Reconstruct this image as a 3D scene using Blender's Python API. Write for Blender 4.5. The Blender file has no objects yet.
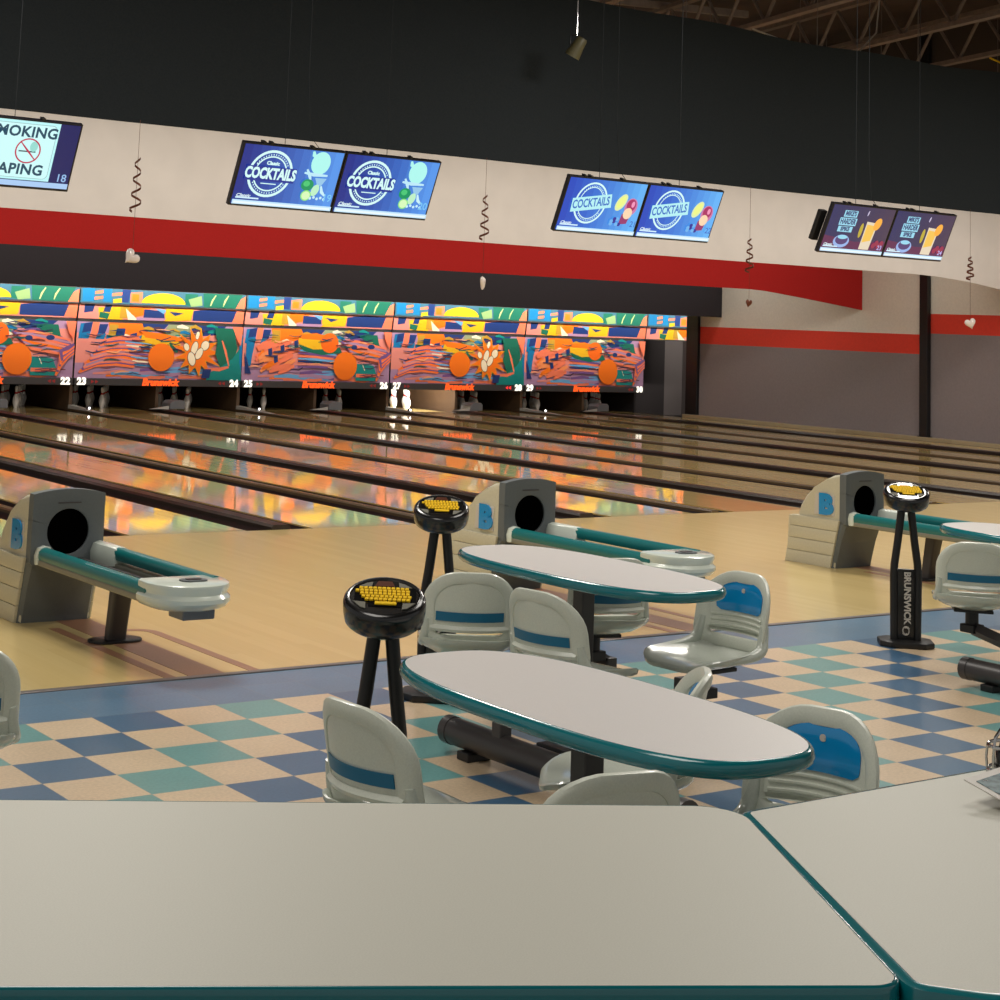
import bpy, bmesh, math, random
from mathutils import Vector, Matrix
PI = math.pi
R = math.radians
random.seed(7)
C = bpy.context.scene.collection
sc = bpy.context.scene
sc.view_settings.view_transform = 'Standard'
sc.view_settings.look = 'None'
sc.view_settings.gamma = 1.0
sc.view_settings.use_curve_mapping = False
sc.view_settings.exposure = 0.0

# ------------------------------------------------------------------ helpers
ONES = ('', 'one', 'two', 'three', 'four', 'five', 'six', 'seven', 'eight', 'nine', 'ten', 'eleven', 'twelve', 'thirteen', 'fourteen', 'fifteen', 'sixteen', 'seventeen', 'eighteen', 'nineteen')
def nw(n):
    if n < 20:
        return ONES[n]
    return {2: 'twenty', 3: 'thirty'}[n // 10] + ('-' + ONES[n % 10] if n % 10 else '')

def lin(c):
    out = []
    for v in c[:3]:
        v /= 255.0
        out.append(v / 12.92 if v <= 0.04045 else ((v + 0.055) / 1.055) ** 2.4)
    return (out[0], out[1], out[2], 1.0)

def node_mat(name):
    m = bpy.data.materials.new(name)
    m.use_nodes = True
    nt = m.node_tree
    return m, nt, nt.nodes['Principled BSDF']

def mat(name, col, rough=0.5, metal=0.0, noise=0.0, scale=20.0, bump=0.0, coat=0.0, spec=0.5):
    m, nt, b = node_mat(name)
    b.inputs['Roughness'].default_value = rough
    b.inputs['Metallic'].default_value = metal
    b.inputs['Specular IOR Level'].default_value = spec
    b.inputs['Coat Weight'].default_value = coat
    b.inputs['Coat Roughness'].default_value = 0.08
    c = lin(col)
    n = nt.nodes.new('ShaderNodeTexNoise')
    n.inputs['Scale'].default_value = scale
    n.inputs['Detail'].default_value = 4
    tc = nt.nodes.new('ShaderNodeTexCoord')
    nt.links.new(tc.outputs['Object'], n.inputs['Vector'])
    r = nt.nodes.new('ShaderNodeValToRGB')
    r.color_ramp.elements[0].position = 0.3
    r.color_ramp.elements[1].position = 0.7
    r.color_ramp.elements[0].color = [v * (1 - noise) for v in c[:3]] + [1]
    r.color_ramp.elements[1].color = [min(1, v * (1 + noise)) for v in c[:3]] + [1]
    nt.links.new(n.outputs['Fac'], r.inputs['Fac'])
    nt.links.new(r.outputs['Color'], b.inputs['Base Color'])
    if bump:
        bp = nt.nodes.new('ShaderNodeBump')
        bp.inputs['Strength'].default_value = bump
        bp.inputs['Distance'].default_value = 0.01
        nt.links.new(n.outputs['Fac'], bp.inputs['Height'])
        nt.links.new(bp.outputs['Normal'], b.inputs['Normal'])
    return m

def emis(name, col, strength):
    m, nt, b = node_mat(name)
    b.inputs['Base Color'].default_value = lin(col)
    b.inputs['Emission Color'].default_value = lin(col)
    b.inputs['Emission Strength'].default_value = strength
    return m

def attr_mat(name, emit=0.0, rough=0.4):
    m, nt, b = node_mat(name)
    a = nt.nodes.new('ShaderNodeVertexColor')
    a.layer_name = 'Col'
    b.inputs['Roughness'].default_value = rough
    if emit:
        b.inputs['Base Color'].default_value = (0.01, 0.01, 0.01, 1)
        nt.links.new(a.outputs['Color'], b.inputs['Emission Color'])
        b.inputs['Emission Strength'].default_value = emit
    else:
        nt.links.new(a.outputs['Color'], b.inputs['Base Color'])
    return m

def obj(name, bm, m, parent=None, smooth=False, label=None):
    me = bpy.data.meshes.new(name)
    bmesh.ops.recalc_face_normals(bm, faces=bm.faces)
    bm.to_mesh(me)
    bm.free()
    if smooth:
        me.polygons.foreach_set('use_smooth', [True] * len(me.polygons))
        try:
            me.set_sharp_from_angle(angle=R(40))
        except Exception:
            pass
    me.materials.append(m)
    o = bpy.data.objects.new(name, me)
    C.objects.link(o)
    if parent:
        o.parent = parent
    if label:
        o['label'] = label
    return o

def tag(o, label, cat, group=None):
    o['label'] = label
    o['category'] = cat
    if group:
        o['group'] = group
    return o

def thing(name, label, cat, loc=(0, 0, 0), rz=0.0, group=None):
    o = bpy.data.objects.new(name, None)
    o.empty_display_size = 0.1
    C.objects.link(o)
    o.location = loc
    o.rotation_euler = (0, 0, rz)
    return tag(o, label, cat, group)

def struct(name, bm, m, smooth=False):
    o = obj(name, bm, m, None, smooth)
    o['kind'] = 'structure'
    return o

def copy_tree(o, parent=None):
    c = o.copy()
    C.objects.link(c)
    c.parent = parent
    for ch in list(o.children):
        copy_tree(ch, c)
    return c

def box(bm, x0, x1, y0, y1, z0, z1, bev=0.0, seg=2):
    r = bmesh.ops.create_cube(bm, size=1)
    vs = r['verts']
    for v in vs:
        v.co = Vector(((x0 + x1) / 2 + v.co.x * (x1 - x0), (y0 + y1) / 2 + v.co.y * (y1 - y0), (z0 + z1) / 2 + v.co.z * (z1 - z0)))
    if bev:
        es = set(e for v in vs for e in v.link_edges)
        bmesh.ops.bevel(bm, geom=list(es), offset=bev, segments=seg, affect='EDGES', profile=0.5)
    return bm

def B(*a, **k):
    return box(bmesh.new(), *a, **k)

def prism(bm, pts, axis, a0, a1, bev=0.0, seg=2):
    """closed 2D outline extruded along an axis: 'x' -> (y,z), 'y' -> (x,z), 'z' -> (x,y)"""
    def mk(p, a):
        if axis == 'x':
            return (a, p[0], p[1])
        if axis == 'y':
            return (p[0], a, p[1])
        return (p[0], p[1], a)
    v0 = [bm.verts.new(mk(p, a0)) for p in pts]
    v1 = [bm.verts.new(mk(p, a1)) for p in pts]
    n = len(pts)
    fs = [bm.faces.new(v0), bm.faces.new(v1[::-1])]
    for i in range(n):
        fs.append(bm.faces.new([v0[i], v1[i], v1[(i + 1) % n], v0[(i + 1) % n]]))
    if bev:
        es = [e for e in set(fs[0].edges) | set(fs[1].edges)]
        bmesh.ops.bevel(bm, geom=es, offset=bev, segments=seg, affect='EDGES', profile=0.5)
    return bm

def rring(hx, hy, r, n=6, cx=0, cy=0):
    """rounded rectangle outline; r may be four radii (++, -+, --, +-)"""
    if not isinstance(r, (tuple, list)):
        r = (r,) * 4
    pts = []
    for k, (sx, sy) in enumerate(((1, 1), (-1, 1), (-1, -1), (1, -1))):
        rr = r[k]
        ccx, ccy = cx + sx * (hx - rr), cy + sy * (hy - rr)
        for i in range(n + 1):
            a = k * PI / 2 + i / n * PI / 2
            pts.append((ccx + rr * math.cos(a), ccy + rr * math.sin(a)))
    return pts

def tube(bm, pts, rad, seg=10, closed=False, sec=None, up=None, caps=True):
    """sweep a circle (or an elliptic section (a,b)) along points"""
    P = [Vector(p) for p in pts]
    n = len(P)
    rings = []
    prev = None
    for i in range(n):
        if closed:
            t = (P[(i + 1) % n] - P[i - 1]).normalized()
        else:
            t = (P[min(i + 1, n - 1)] - P[max(i - 1, 0)]).normalized()
        if up is not None:
            ref = Vector(up)
        elif prev is not None:
            ref = prev
        else:
            ref = Vector((0, 0, 1)) if abs(t.z) < 0.9 else Vector((1, 0, 0))
        u = (ref - t * ref.dot(t))
        if u.length < 1e-6:
            u = Vector((1, 0, 0)) - t * t.x
        u.normalize()
        prev = u
        w = t.cross(u)
        rr = rad[i] if isinstance(rad, (list, tuple)) else rad
        a, b = (sec if sec else (rr, rr))
        ring = []
        for k in range(seg):
            th = 2 * PI * k / seg
            ring.append(bm.verts.new(P[i] + u * (a * math.cos(th)) + w * (b * math.sin(th))))
        rings.append(ring)
    m = n if closed else n - 1
    for i in range(m):
        r0, r1 = rings[i], rings[(i + 1) % n]
        for k in range(seg):
            bm.faces.new([r0[k], r0[(k + 1) % seg], r1[(k + 1) % seg], r1[k]])
    if not closed and caps:
        bm.faces.new(rings[0][::-1])
        bm.faces.new(rings[-1])
    return bm

def lathe(bm, prof, seg=24, cx=0, cy=0, M=None):
    rings = []
    for (r, z) in prof:
        ring = []
        for k in range(seg):
            a = 2 * PI * k / seg
            co = Vector((cx + r * math.cos(a), cy + r * math.sin(a), z))
            if M:
                co = M @ co
            ring.append(bm.verts.new(co))
        rings.append(ring)
    for i in range(len(rings) - 1):
        for k in range(seg):
            bm.faces.new([rings[i][k], rings[i][(k + 1) % seg], rings[i + 1][(k + 1) % seg], rings[i + 1][k]])
    bm.faces.new(rings[0][::-1])
    bm.faces.new(rings[-1])
    return bm

def loft(bm, rings, caps=True):
    """rings: lists of 3D points with equal counts"""
    vr = [[bm.verts.new(p) for p in r] for r in rings]
    n = len(vr[0])
    for i in range(len(vr) - 1):
        for k in range(n):
            bm.faces.new([vr[i][k], vr[i][(k + 1) % n], vr[i + 1][(k + 1) % n], vr[i + 1][k]])
    if caps:
        bm.faces.new(vr[0][::-1])
        bm.faces.new(vr[-1])
    return bm

def slab(bm, rows, off):
    """closed sheet from a grid of 3D points (rows x cols) thickened by vector off"""
    A = [[bm.verts.new(p) for p in r] for r in rows]
    Bv = [[bm.verts.new(Vector(p) + Vector(off)) for p in r] for r in rows]
    nr, nc = len(rows), len(rows[0])
    for i in range(nr - 1):
        for j in range(nc - 1):
            bm.faces.new([A[i][j], A[i][j + 1], A[i + 1][j + 1], A[i + 1][j]])
            bm.faces.new([Bv[i][j], Bv[i + 1][j], Bv[i + 1][j + 1], Bv[i][j + 1]])
    for i in range(nr - 1):
        bm.faces.new([A[i][0], A[i + 1][0], Bv[i + 1][0], Bv[i][0]])
        bm.faces.new([A[i][-1], Bv[i][-1], Bv[i + 1][-1], A[i + 1][-1]])
    for j in range(nc - 1):
        bm.faces.new([A[0][j], Bv[0][j], Bv[0][j + 1], A[0][j + 1]])
        bm.faces.new([A[-1][j], A[-1][j + 1], Bv[-1][j + 1], Bv[-1][j]])
    return bm

def text_mesh(s, size, bold=0.0, align='CENTER', shear=0.0, extrude=0.0, spacing=1.0):
    cu = bpy.data.curves.new('t', 'FONT')
    cu.body = s
    cu.size = size
    cu.align_x = align
    cu.align_y = 'CENTER'
    cu.offset = bold
    cu.shear = shear
    cu.extrude = extrude
    cu.resolution_u = 3
    cu.space_character = spacing
    o = bpy.data.objects.new('t', cu)
    C.objects.link(o)
    dg = bpy.context.evaluated_depsgraph_get()
    me = bpy.data.meshes.new_from_object(o.evaluated_get(dg))
    bpy.data.objects.remove(o)
    bpy.data.curves.remove(cu)
    return me

class Art:
    """flat printed picture: coloured shapes in (u,v), stacked by fractions of a millimetre"""
    def __init__(s, step=0.0006):
        s.bm = bmesh.new()
        s.cl = s.bm.loops.layers.float_color.new('Col')
        s.k = 0
        s.step = step
    def poly(s, col, pts, same=False):
        if not same:
            s.k += 1
        vs = [s.bm.verts.new((p[0], -s.k * s.step, p[1])) for p in pts]
        f = s.bm.faces.new(vs)
        for l in f.loops:
            l[s.cl] = lin(col)
        return f
    def rect(s, col, x0, x1, y0, y1):
        s.poly(col, [(x0, y0), (x1, y0), (x1, y1), (x0, y1)])
    def ell(s, col, cx, cy, rx, ry, n=28, rot=0.0):
        s.poly(col, [(cx + rx * math.cos(a) * math.cos(rot) - ry * math.sin(a) * math.sin(rot), cy + rx * math.cos(a) * math.sin(rot) + ry * math.sin(a) * math.cos(rot)) for a in [2 * PI * i / n for i in range(n)]])
    def ring(s, col, cx, cy, rx, ry, w, n=36, a0=0.0, a1=2 * PI):
        s.k += 1
        y = -s.k * s.step
        for i in range(n):
            a, b = a0 + (a1 - a0) * i / n, a0 + (a1 - a0) * (i + 1) / n
            q = [(cx + rx * math.cos(a), cy + ry * math.sin(a)), (cx + rx * math.cos(b), cy + ry * math.sin(b)),
                 (cx + (rx - w) * math.cos(b), cy + (ry - w) * math.sin(b)), (cx + (rx - w) * math.cos(a), cy + (ry - w) * math.sin(a))]
            f = s.bm.faces.new([s.bm.verts.new((p[0], y, p[1])) for p in q])
            for l in f.loops:
                l[s.cl] = lin(col)
    def stroke(s, col, pts, w):
        """tapered brush stroke through points"""
        L, Rr = [], []
        n = len(pts)
        for i, p in enumerate(pts):
            a, b = pts[max(0, i - 1)], pts[min(n - 1, i + 1)]
            dx, dy = b[0] - a[0], b[1] - a[1]
            l = math.hypot(dx, dy) or 1
            t = i / (n - 1)
            ww = w * (0.25 + 0.75 * math.sin(PI * min(1, max(0, 0.12 + 0.76 * t)))) / 2
            L.append((p[0] - dy / l * ww, p[1] + dx / l * ww))
            Rr.append((p[0] + dy / l * ww, p[1] - dx / l * ww))
        s.poly(col, L + Rr[::-1])
    def text(s, col, string, x, y, size, bold=0.0, align='CENTER', sx=1.0, shear=0.0, rot=0.0, spacing=1.0):
        me = text_mesh(string, size, bold, align, shear, spacing=spacing)
        s.k += 1
        vs = []
        for v in me.vertices:
            px, py = v.co.x * sx, v.co.y
            qx, qy = px * math.cos(rot) - py * math.sin(rot), px * math.sin(rot) + py * math.cos(rot)
            vs.append(s.bm.verts.new((x + qx, -s.k * s.step, y + qy)))
        for p in me.polygons:
            try:
                f = s.bm.faces.new([vs[i] for i in p.vertices])
            except ValueError:
                continue
            for l in f.loops:
                l[s.cl] = lin(col)
        bpy.data.meshes.remove(me)
    def build(s, name, m, parent, label=None):
        me = bpy.data.meshes.new(name)
        s.bm.to_mesh(me)
        s.bm.free()
        me.materials.append(m)
        o = bpy.data.objects.new(name, me)
        C.objects.link(o)
        o.parent = parent
        if label:
            o['label'] = label
        return o

# ------------------------------------------------------------------ materials
M = {}
M['plastic'] = mat('warm_grey_moulded_plastic', (212, 216, 202), 0.34, noise=0.05, scale=200, coat=0.2)
M['seat'] = mat('grey_seat_plastic', (196, 202, 190), 0.24, noise=0.05, scale=200, coat=0.5)
M['teal'] = mat('teal_rubber_edge', (0, 112, 120), 0.22, coat=0.6)
M['teal_rail'] = mat('teal_rail_plastic', (8, 108, 108), 0.35, coat=0.2, noise=0.04, scale=60)
M['stripe'] = mat('deep_teal_stripe', (8, 104, 140), 0.4)
M['pad'] = mat('blue_pad_plastic', (0, 136, 200), 0.2, coat=0.7)
M['laminate'] = mat('speckled_grey_laminate', (212, 208, 204), 0.42, noise=0.05, scale=420)
M['laminate_warm'] = mat('speckled_sand_laminate', (196, 195, 182), 0.5, noise=0.055, scale=420)
M['black_gloss'] = mat('black_gloss_plastic', (12, 12, 13), 0.25, coat=0.4)
M['black'] = mat('black_satin_steel', (16, 15, 16), 0.45)
M['dark_steel'] = mat('charcoal_painted_steel', (62, 58, 58), 0.4)
M['grey_face'] = mat('charcoal_grey_plastic', (94, 100, 102), 0.5, noise=0.04, scale=100)
M['beige'] = mat('stone_beige_plastic', (196, 190, 166), 0.45, noise=0.05, scale=80)
M['white_plastic'] = mat('glossy_off_white_plastic', (214, 222, 210), 0.22, coat=0.6)
M['hole'] = mat('matte_black_hole_shade', (3, 3, 3), 0.9, spec=0.0)
M['yellow'] = mat('yellow_keys', (240, 196, 30), 0.7, spec=0.15)
M['chrome'] = mat('chrome_wire', (200, 200, 200), 0.12, metal=1.0)
M['cap'] = mat('dark_brown_divider', (42, 32, 27), 0.35, noise=0.1, scale=8)
M['cap_light'] = mat('brown_division_cap', (92, 74, 52), 0.35, noise=0.08, scale=8)
M['gutter'] = mat('black_gutter_plastic', (24, 18, 16), 0.4)
M['curtain'] = mat('black_fabric', (42, 47, 51), 0.95, noise=0.08, scale=60, bump=0.1, spec=0.1)
M['soffit'] = mat('charcoal_board', (54, 50, 54), 0.9, noise=0.04, scale=40, spec=0.2)
M['red_cloth'] = mat('crimson_fabric', (176, 34, 32), 0.85, noise=0.05, scale=50, spec=0.2)
M['white_cloth'] = mat('off_white_fabric', (212, 204, 196), 0.9, noise=0.03, scale=3, spec=0.1)
M['ceiling'] = mat('dark_steel_deck', (70, 58, 52), 0.8, noise=0.2, scale=2)
M['truss'] = mat('rusty_brown_truss_steel', (118, 106, 98), 0.6, noise=0.15, scale=9)
M['pin'] = mat('white_pin_lacquer', (238, 236, 232), 0.2, coat=0.6)
M['pin_red'] = mat('red_pin_band', (190, 30, 30), 0.25)
M['kick'] = mat('brown_kickback_board', (88, 66, 46), 0.5, noise=0.1, scale=6)
M['pit'] = mat('pit_black_curtain', (12, 11, 12), 0.95, spec=0.05)
M['tvframe'] = mat('black_tv_frame', (14, 13, 20), 0.3)
M['signbar'] = mat('charcoal_sign_bar', (66, 62, 62), 0.5)
M['art'] = attr_mat('printed_artwork', 0.0, 0.35)
M['screen'] = attr_mat('lit_television_picture', 1.0, 0.2)
M['num'] = emis('backlit_white_number', (255, 250, 235), 1.1)
M['numdim'] = emis('dim_red_arrow', (120, 30, 28), 0.8)
M['numred'] = emis('lit_red_arrow', (255, 50, 50), 1.2)
M['brand'] = emis('backlit_orange_lettering', (255, 92, 30), 0.9)
M['led'] = emis('white_sensor_light', (255, 255, 255), 6.0)
M['wedge'] = mat('pale_grey_cap_end', (196, 190, 180), 0.4)
M['graybox'] = mat('grey_ball_door_casing', (120, 120, 122), 0.4)
M['foil'] = mat('red_brown_foil_ribbon', (110, 62, 44), 0.3, metal=0.6)
M['heart'] = mat('pearl_white_balloon', (232, 220, 214), 0.25, coat=0.4)
M['metal_rail'] = mat('dull_aluminium_rail', (138, 136, 122), 0.45, metal=0.3)
M['silver'] = mat('matte_silver_film', (120, 118, 108), 0.8, spec=0.1)
M['dim_rod'] = mat('dark_grey_rod', (36, 38, 40), 0.9, spec=0.1)
M['olive'] = mat('olive_spotlight_shell', (88, 84, 58), 0.45)
M['inlay'] = mat('brown_approach_inlay', (156, 112, 84), 0.4, noise=0.15, scale=150)
M['trim'] = mat('grey_metal_edge_strip', (120, 112, 108), 0.35, metal=0.4)

def wood_mat(name, base, dark, board, rough, off, coat, coatr):
    m, nt, b = node_mat(name)
    N = nt.nodes.new
    L = nt.links.new
    tc = N('ShaderNodeTexCoord')
    sep = N('ShaderNodeSeparateXYZ')
    L(tc.outputs['Object'], sep.inputs[0])
    mu = N('ShaderNodeMath'); mu.operation = 'DIVIDE'; mu.inputs[1].default_value = board
    L(sep.outputs['X'], mu.inputs[0])
    fl = N('ShaderNodeMath'); fl.operation = 'FLOOR'
    L(mu.outputs[0], fl.inputs[0])
    cmb = N('ShaderNodeCombineXYZ')
    L(fl.outputs[0], cmb.inputs['X'])
    dv = N('ShaderNodeMath'); dv.operation = 'DIVIDE'; dv.inputs[1].default_value = 2.7
    L(sep.outputs['Y'], dv.inputs[0])
    ad = N('ShaderNodeMath'); ad.operation = 'ADD'
    L(dv.outputs[0], ad.inputs[0])
    m2 = N('ShaderNodeMath'); m2.operation = 'MULTIPLY'; m2.inputs[1].default_value = 0.37
    L(fl.outputs[0], m2.inputs[0]); L(m2.outputs[0], ad.inputs[1])
    f2 = N('ShaderNodeMath'); f2.operation = 'FLOOR'
    L(ad.outputs[0], f2.inputs[0]); L(f2.outputs[0], cmb.inputs['Y'])
    wn = N('ShaderNodeTexWhiteNoise'); wn.noise_dimensions = '2D'
    L(cmb.outputs[0], wn.inputs['Vector'])
    map_ = N('ShaderNodeMapping'); map_.inputs['Scale'].default_value = (60, 2.2, 1)
    L(tc.outputs['Object'], map_.inputs['Vector'])
    gr = N('ShaderNodeTexNoise'); gr.inputs['Scale'].default_value = 1.0; gr.inputs['Detail'].default_value = 5
    L(map_.outputs[0], gr.inputs['Vector'])
    a2 = N('ShaderNodeMath'); a2.operation = 'MULTIPLY_ADD'; a2.inputs[1].default_value = 0.45
    L(wn.outputs['Value'], a2.inputs[0])
    m3 = N('ShaderNodeMath'); m3.operation = 'MULTIPLY'; m3.inputs[1].default_value = 0.6
    L(gr.outputs['Fac'], m3.inputs[0]); L(m3.outputs[0], a2.inputs[2])
    rp = N('ShaderNodeValToRGB')
    rp.color_ramp.elements[0].color = lin(dark); rp.color_ramp.elements[1].color = lin(base)
    rp.color_ramp.elements[0].position = 0.1; rp.color_ramp.elements[1].position = 0.75
    L(a2.outputs[0], rp.inputs['Fac'])
    L(rp.outputs['Color'], b.inputs['Base Color'])
    b.inputs['Roughness'].default_value = rough
    b.inputs['Coat Weight'].default_value = coat
    b.inputs['Coat Roughness'].default_value = coatr
    b.inputs['Coat IOR'].default_value = 1.55
    return m

M['lane'] = wood_mat('glossy_lane_wood', (220, 190, 118), (196, 162, 96), 0.027, 0.4, 0, 1.0, 0.045)
M['approach'] = wood_mat('satin_approach_wood', (222, 196, 132), (212, 184, 118), 0.06, 0.35, 0, 0.7, 0.16)
M['ledge'] = wood_mat('pale_ledge_wood', (176, 158, 122), (150, 130, 96), 0.05, 0.4, 0, 0.3, 0.2)

def tile_mat():
    T = 0.3048
    m, nt, b = node_mat('checkered_vinyl_tiles')
    N = nt.nodes.new
    L = nt.links.new
    def math_(op, a, bb=None, cc=None):
        n = N('ShaderNodeMath'); n.operation = op
        for k, v in enumerate((a, bb, cc)):
            if v is None:
                continue
            if isinstance(v, (int, float)):
                n.inputs[k].default_value = v
            else:
                L(v, n.inputs[k])
        return n.outputs[0]
    tc = N('ShaderNodeTexCoord')
    sep = N('ShaderNodeSeparateXYZ')
    L(tc.outputs['Object'], sep.inputs[0])
    xi = math_('DIVIDE', sep.outputs['X'], T)
    yi = math_('DIVIDE', math_('MULTIPLY', sep.outputs['Y'], -1.0), T)
    i = math_('FLOOR', xi)
    j = math_('FLOOR', yi)
    s = math_('FLOORED_MODULO', math_('ADD', i, j), 4.0)
    blue = math_('COMPARE', s, 1.0, 0.1)
    teal = math_('COMPARE', s, 3.0, 0.1)
    band = math_('GREATER_THAN', sep.outputs['Y'], 0.0)
    nz = N('ShaderNodeTexNoise'); nz.inputs['Scale'].default_value = 70; nz.inputs['Detail'].default_value = 6
    nz2 = N('ShaderNodeTexNoise'); nz2.inputs['Scale'].default_value = 2.5
    L(tc.outputs['Object'], nz.inputs['Vector']); L(tc.outputs['Object'], nz2.inputs['Vector'])
    cmb = N('ShaderNodeCombineXYZ'); L(i, cmb.inputs['X']); L(j, cmb.inputs['Y'])
    wn = N('ShaderNodeTexWhiteNoise'); wn.noise_dimensions = '2D'; L(cmb.outputs[0], wn.inputs['Vector'])
    def mix(f, a, bb):
        n = N('ShaderNodeMix'); n.data_type = 'RGBA'
        L(f, n.inputs['Factor'])
        for k, v in ((6, a), (7, bb)):
            if isinstance(v, tuple):
                n.inputs[k].default_value = v
            else:
                L(v, n.inputs[k])
        return n.outputs[2]
    c = mix(blue, lin((214, 190, 158)), lin((66, 104, 136)))
    c = mix(teal, c, lin((104, 158, 156)))
    c = mix(band, c, lin((92, 126, 154)))
    v = math_('ADD', math_('MULTIPLY', nz.outputs['Fac'], 0.55), math_('MULTIPLY', nz2.outputs['Fac'], 0.25))
    v = math_('ADD', v, math_('MULTIPLY', wn.outputs['Value'], 0.10))
    v = math_('ADD', v, 0.55)
    hsv = N('ShaderNodeHueSaturation'); L(c, hsv.inputs['Color']); L(v, hsv.inputs['Value'])
    # seams
    fx = math_('FRACT', xi); fy = math_('FRACT', yi)
    ex = math_('MINIMUM', fx, math_('SUBTRACT', 1.0, fx)); ey = math_('MINIMUM', fy, math_('SUBTRACT', 1.0, fy))
    e = math_('LESS_THAN', math_('MINIMUM', ex, ey), 0.006)
    c2 = mix(math_('MULTIPLY', e, 0.35), hsv.outputs['Color'], lin((150, 140, 125)))
    L(c2, b.inputs['Base Color'])
    b.inputs['Roughness'].default_value = 0.3
    b.inputs['Specular IOR Level'].default_value = 0.5
    b.inputs['Coat Weight'].default_value = 0.25
    b.inputs['Coat Roughness'].default_value = 0.15
    return m
M['tile'] = tile_mat()

def wall_mat():
    m, nt, b = node_mat('grey_red_white_painted_wall')
    N = nt.nodes.new
    L = nt.links.new
    tc = N('ShaderNodeTexCoord'); sep = N('ShaderNodeSeparateXYZ'); L(tc.outputs['Object'], sep.inputs[0])
    # the stripe sits higher on the stretch nearer than the post
    near = N('ShaderNodeMath'); near.operation = 'LESS_THAN'; near.inputs[1].default_value = 14.0; L(sep.outputs['Y'], near.inputs[0])
    sub = N('ShaderNodeMath'); sub.operation = 'MULTIPLY_ADD'; sub.inputs[1].default_value = -0.385; L(near.outputs[0], sub.inputs[0]); L(sep.outputs['Z'], sub.inputs[2])
    r = N('ShaderNodeValToRGB'); r.color_ramp.interpolation = 'CONSTANT'
    e = r.color_ramp.elements
    e[0].position = 0.0; e[0].color = lin((130, 120, 120))
    e[1].position = 1.54 / 4; e[1].color = lin((216, 60, 42))
    x = e.new(1.893 / 4); x.color = lin((216, 208, 196))
    x = e.new(3.98 / 4); x.color = lin((62, 52, 46))
    dv = N('ShaderNodeMath'); dv.operation = 'DIVIDE'; dv.inputs[1].default_value = 4.0; L(sub.outputs[0], dv.inputs[0]); L(dv.outputs[0], r.inputs['Fac'])
    nz = N('ShaderNodeTexNoise'); nz.inputs['Scale'].default_value = 25; L(tc.outputs['Object'], nz.inputs['Vector'])
    m2 = N('ShaderNodeMath'); m2.operation = 'MULTIPLY_ADD'; m2.inputs[1].default_value = 0.2; m2.inputs[2].default_value = 0.9; L(nz.outputs['Fac'], m2.inputs[0])
    hs = N('ShaderNodeHueSaturation'); L(r.outputs['Color'], hs.inputs['Color']); L(m2.outputs[0], hs.inputs['Value'])
    L(hs.outputs['Color'], b.inputs['Base Color'])
    b.inputs['Roughness'].default_value = 0.8
    return m
M['wall'] = wall_mat()
M['walldark'] = mat('dark_end_wall_paint', (44, 38, 38), 0.9)
M['wallgrey'] = mat('grey_end_wall_paint', (104, 96, 94), 0.9)

# ------------------------------------------------------------------ layout constants
W = 3.342            # pitch of a pair of lanes
X0 = 9.541           # division between lanes 22 and 23
FOUL = 5.60
YE = 21.62           # end of lanes at the pin deck front
MASK = 21.48
def D(k):
    return X0 + W * k
GUT = 0.235
MIDC = 0.178
DIVC = 0.10
LW = (W - MIDC - DIVC) / 2 - 2 * GUT

# ------------------------------------------------------------------ setting
struct('floor', B(-7, 25, -11, 0.555, -0.12, 0.0), M['tile'])
struct('floor', B(-7, 23.05, 0.59, FOUL, -0.12, 0.0), M['approach'])
struct('trim_1', B(-7, 23.05, 0.548, 0.597, -0.12, 0.006, bev=0.003), M['trim'])
struct('floor', B(-7, 25.5, FOUL, 26, -0.30, -0.14), M['gutter'])
struct('wall_right', B(23.05, 23.25, -11, 19.9, -0.14, 7.6), M['wall'])
struct('wall_side', B(25.1, 25.3, 19.9, 26, -0.14, 7.6), M['wallgrey'])
struct('wall_back', B(-7, 25.3, 26, 26.2, -0.3, 7.6), M['walldark'])
struct('wall_end', prism(bmesh.new(), [(22.96, 22.6), (24.55, 22.6), (24.55, 22.75), (22.96, 22.75)], 'z', -0.13, 4.5), M['walldark'])
struct('wall_end', B(24.55, 25.1, 22.6, 22.75, -0.13, 4.5), M['wallgrey'])
struct('ceiling', B(-7, 25.3, -11, 26.2, 7.6, 7.75), M['ceiling'])
struct('trim_2', B(D(4) - DIVC / 2, 23.05, FOUL, 20.2, -0.13, 0.055, bev=0.006), M['ledge'])
# lane joins under the ball return machines: brown inlaid strips in the approach
for kk in (-2.5, -1.5, -0.5):
    xm = D(kk) - 0.06
    bm = bmesh.new()
    box(bm, xm - 0.16, xm - 0.10, 0.6, 2.05, -0.02, 0.0015)
    box(bm, xm - 0.03, xm + 0.17, 0.6, 2.5, -0.02, 0.0015)
    box(bm, xm + 0.31, xm + 0.37, 0.6, 1.75, -0.02, 0.0015)
    n = 8
    pts = [(xm + 0.37 - 0.20 * (1 - math.cos(a)), 1.75 + 0.14 * math.sin(a)) for a in [PI / 2 * i / n for i in range(n + 1)]]
    pts2 = [(xm + 0.31 - 0.14 * (1 - math.cos(a)), 1.75 + 0.08 * math.sin(a)) for a in [PI / 2 * i / n for i in range(n + 1)]]
    prism(bm, pts + pts2[::-1], 'z', -0.02, 0.0015)
    struct('trim_3', bm, M['inlay'])

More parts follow.
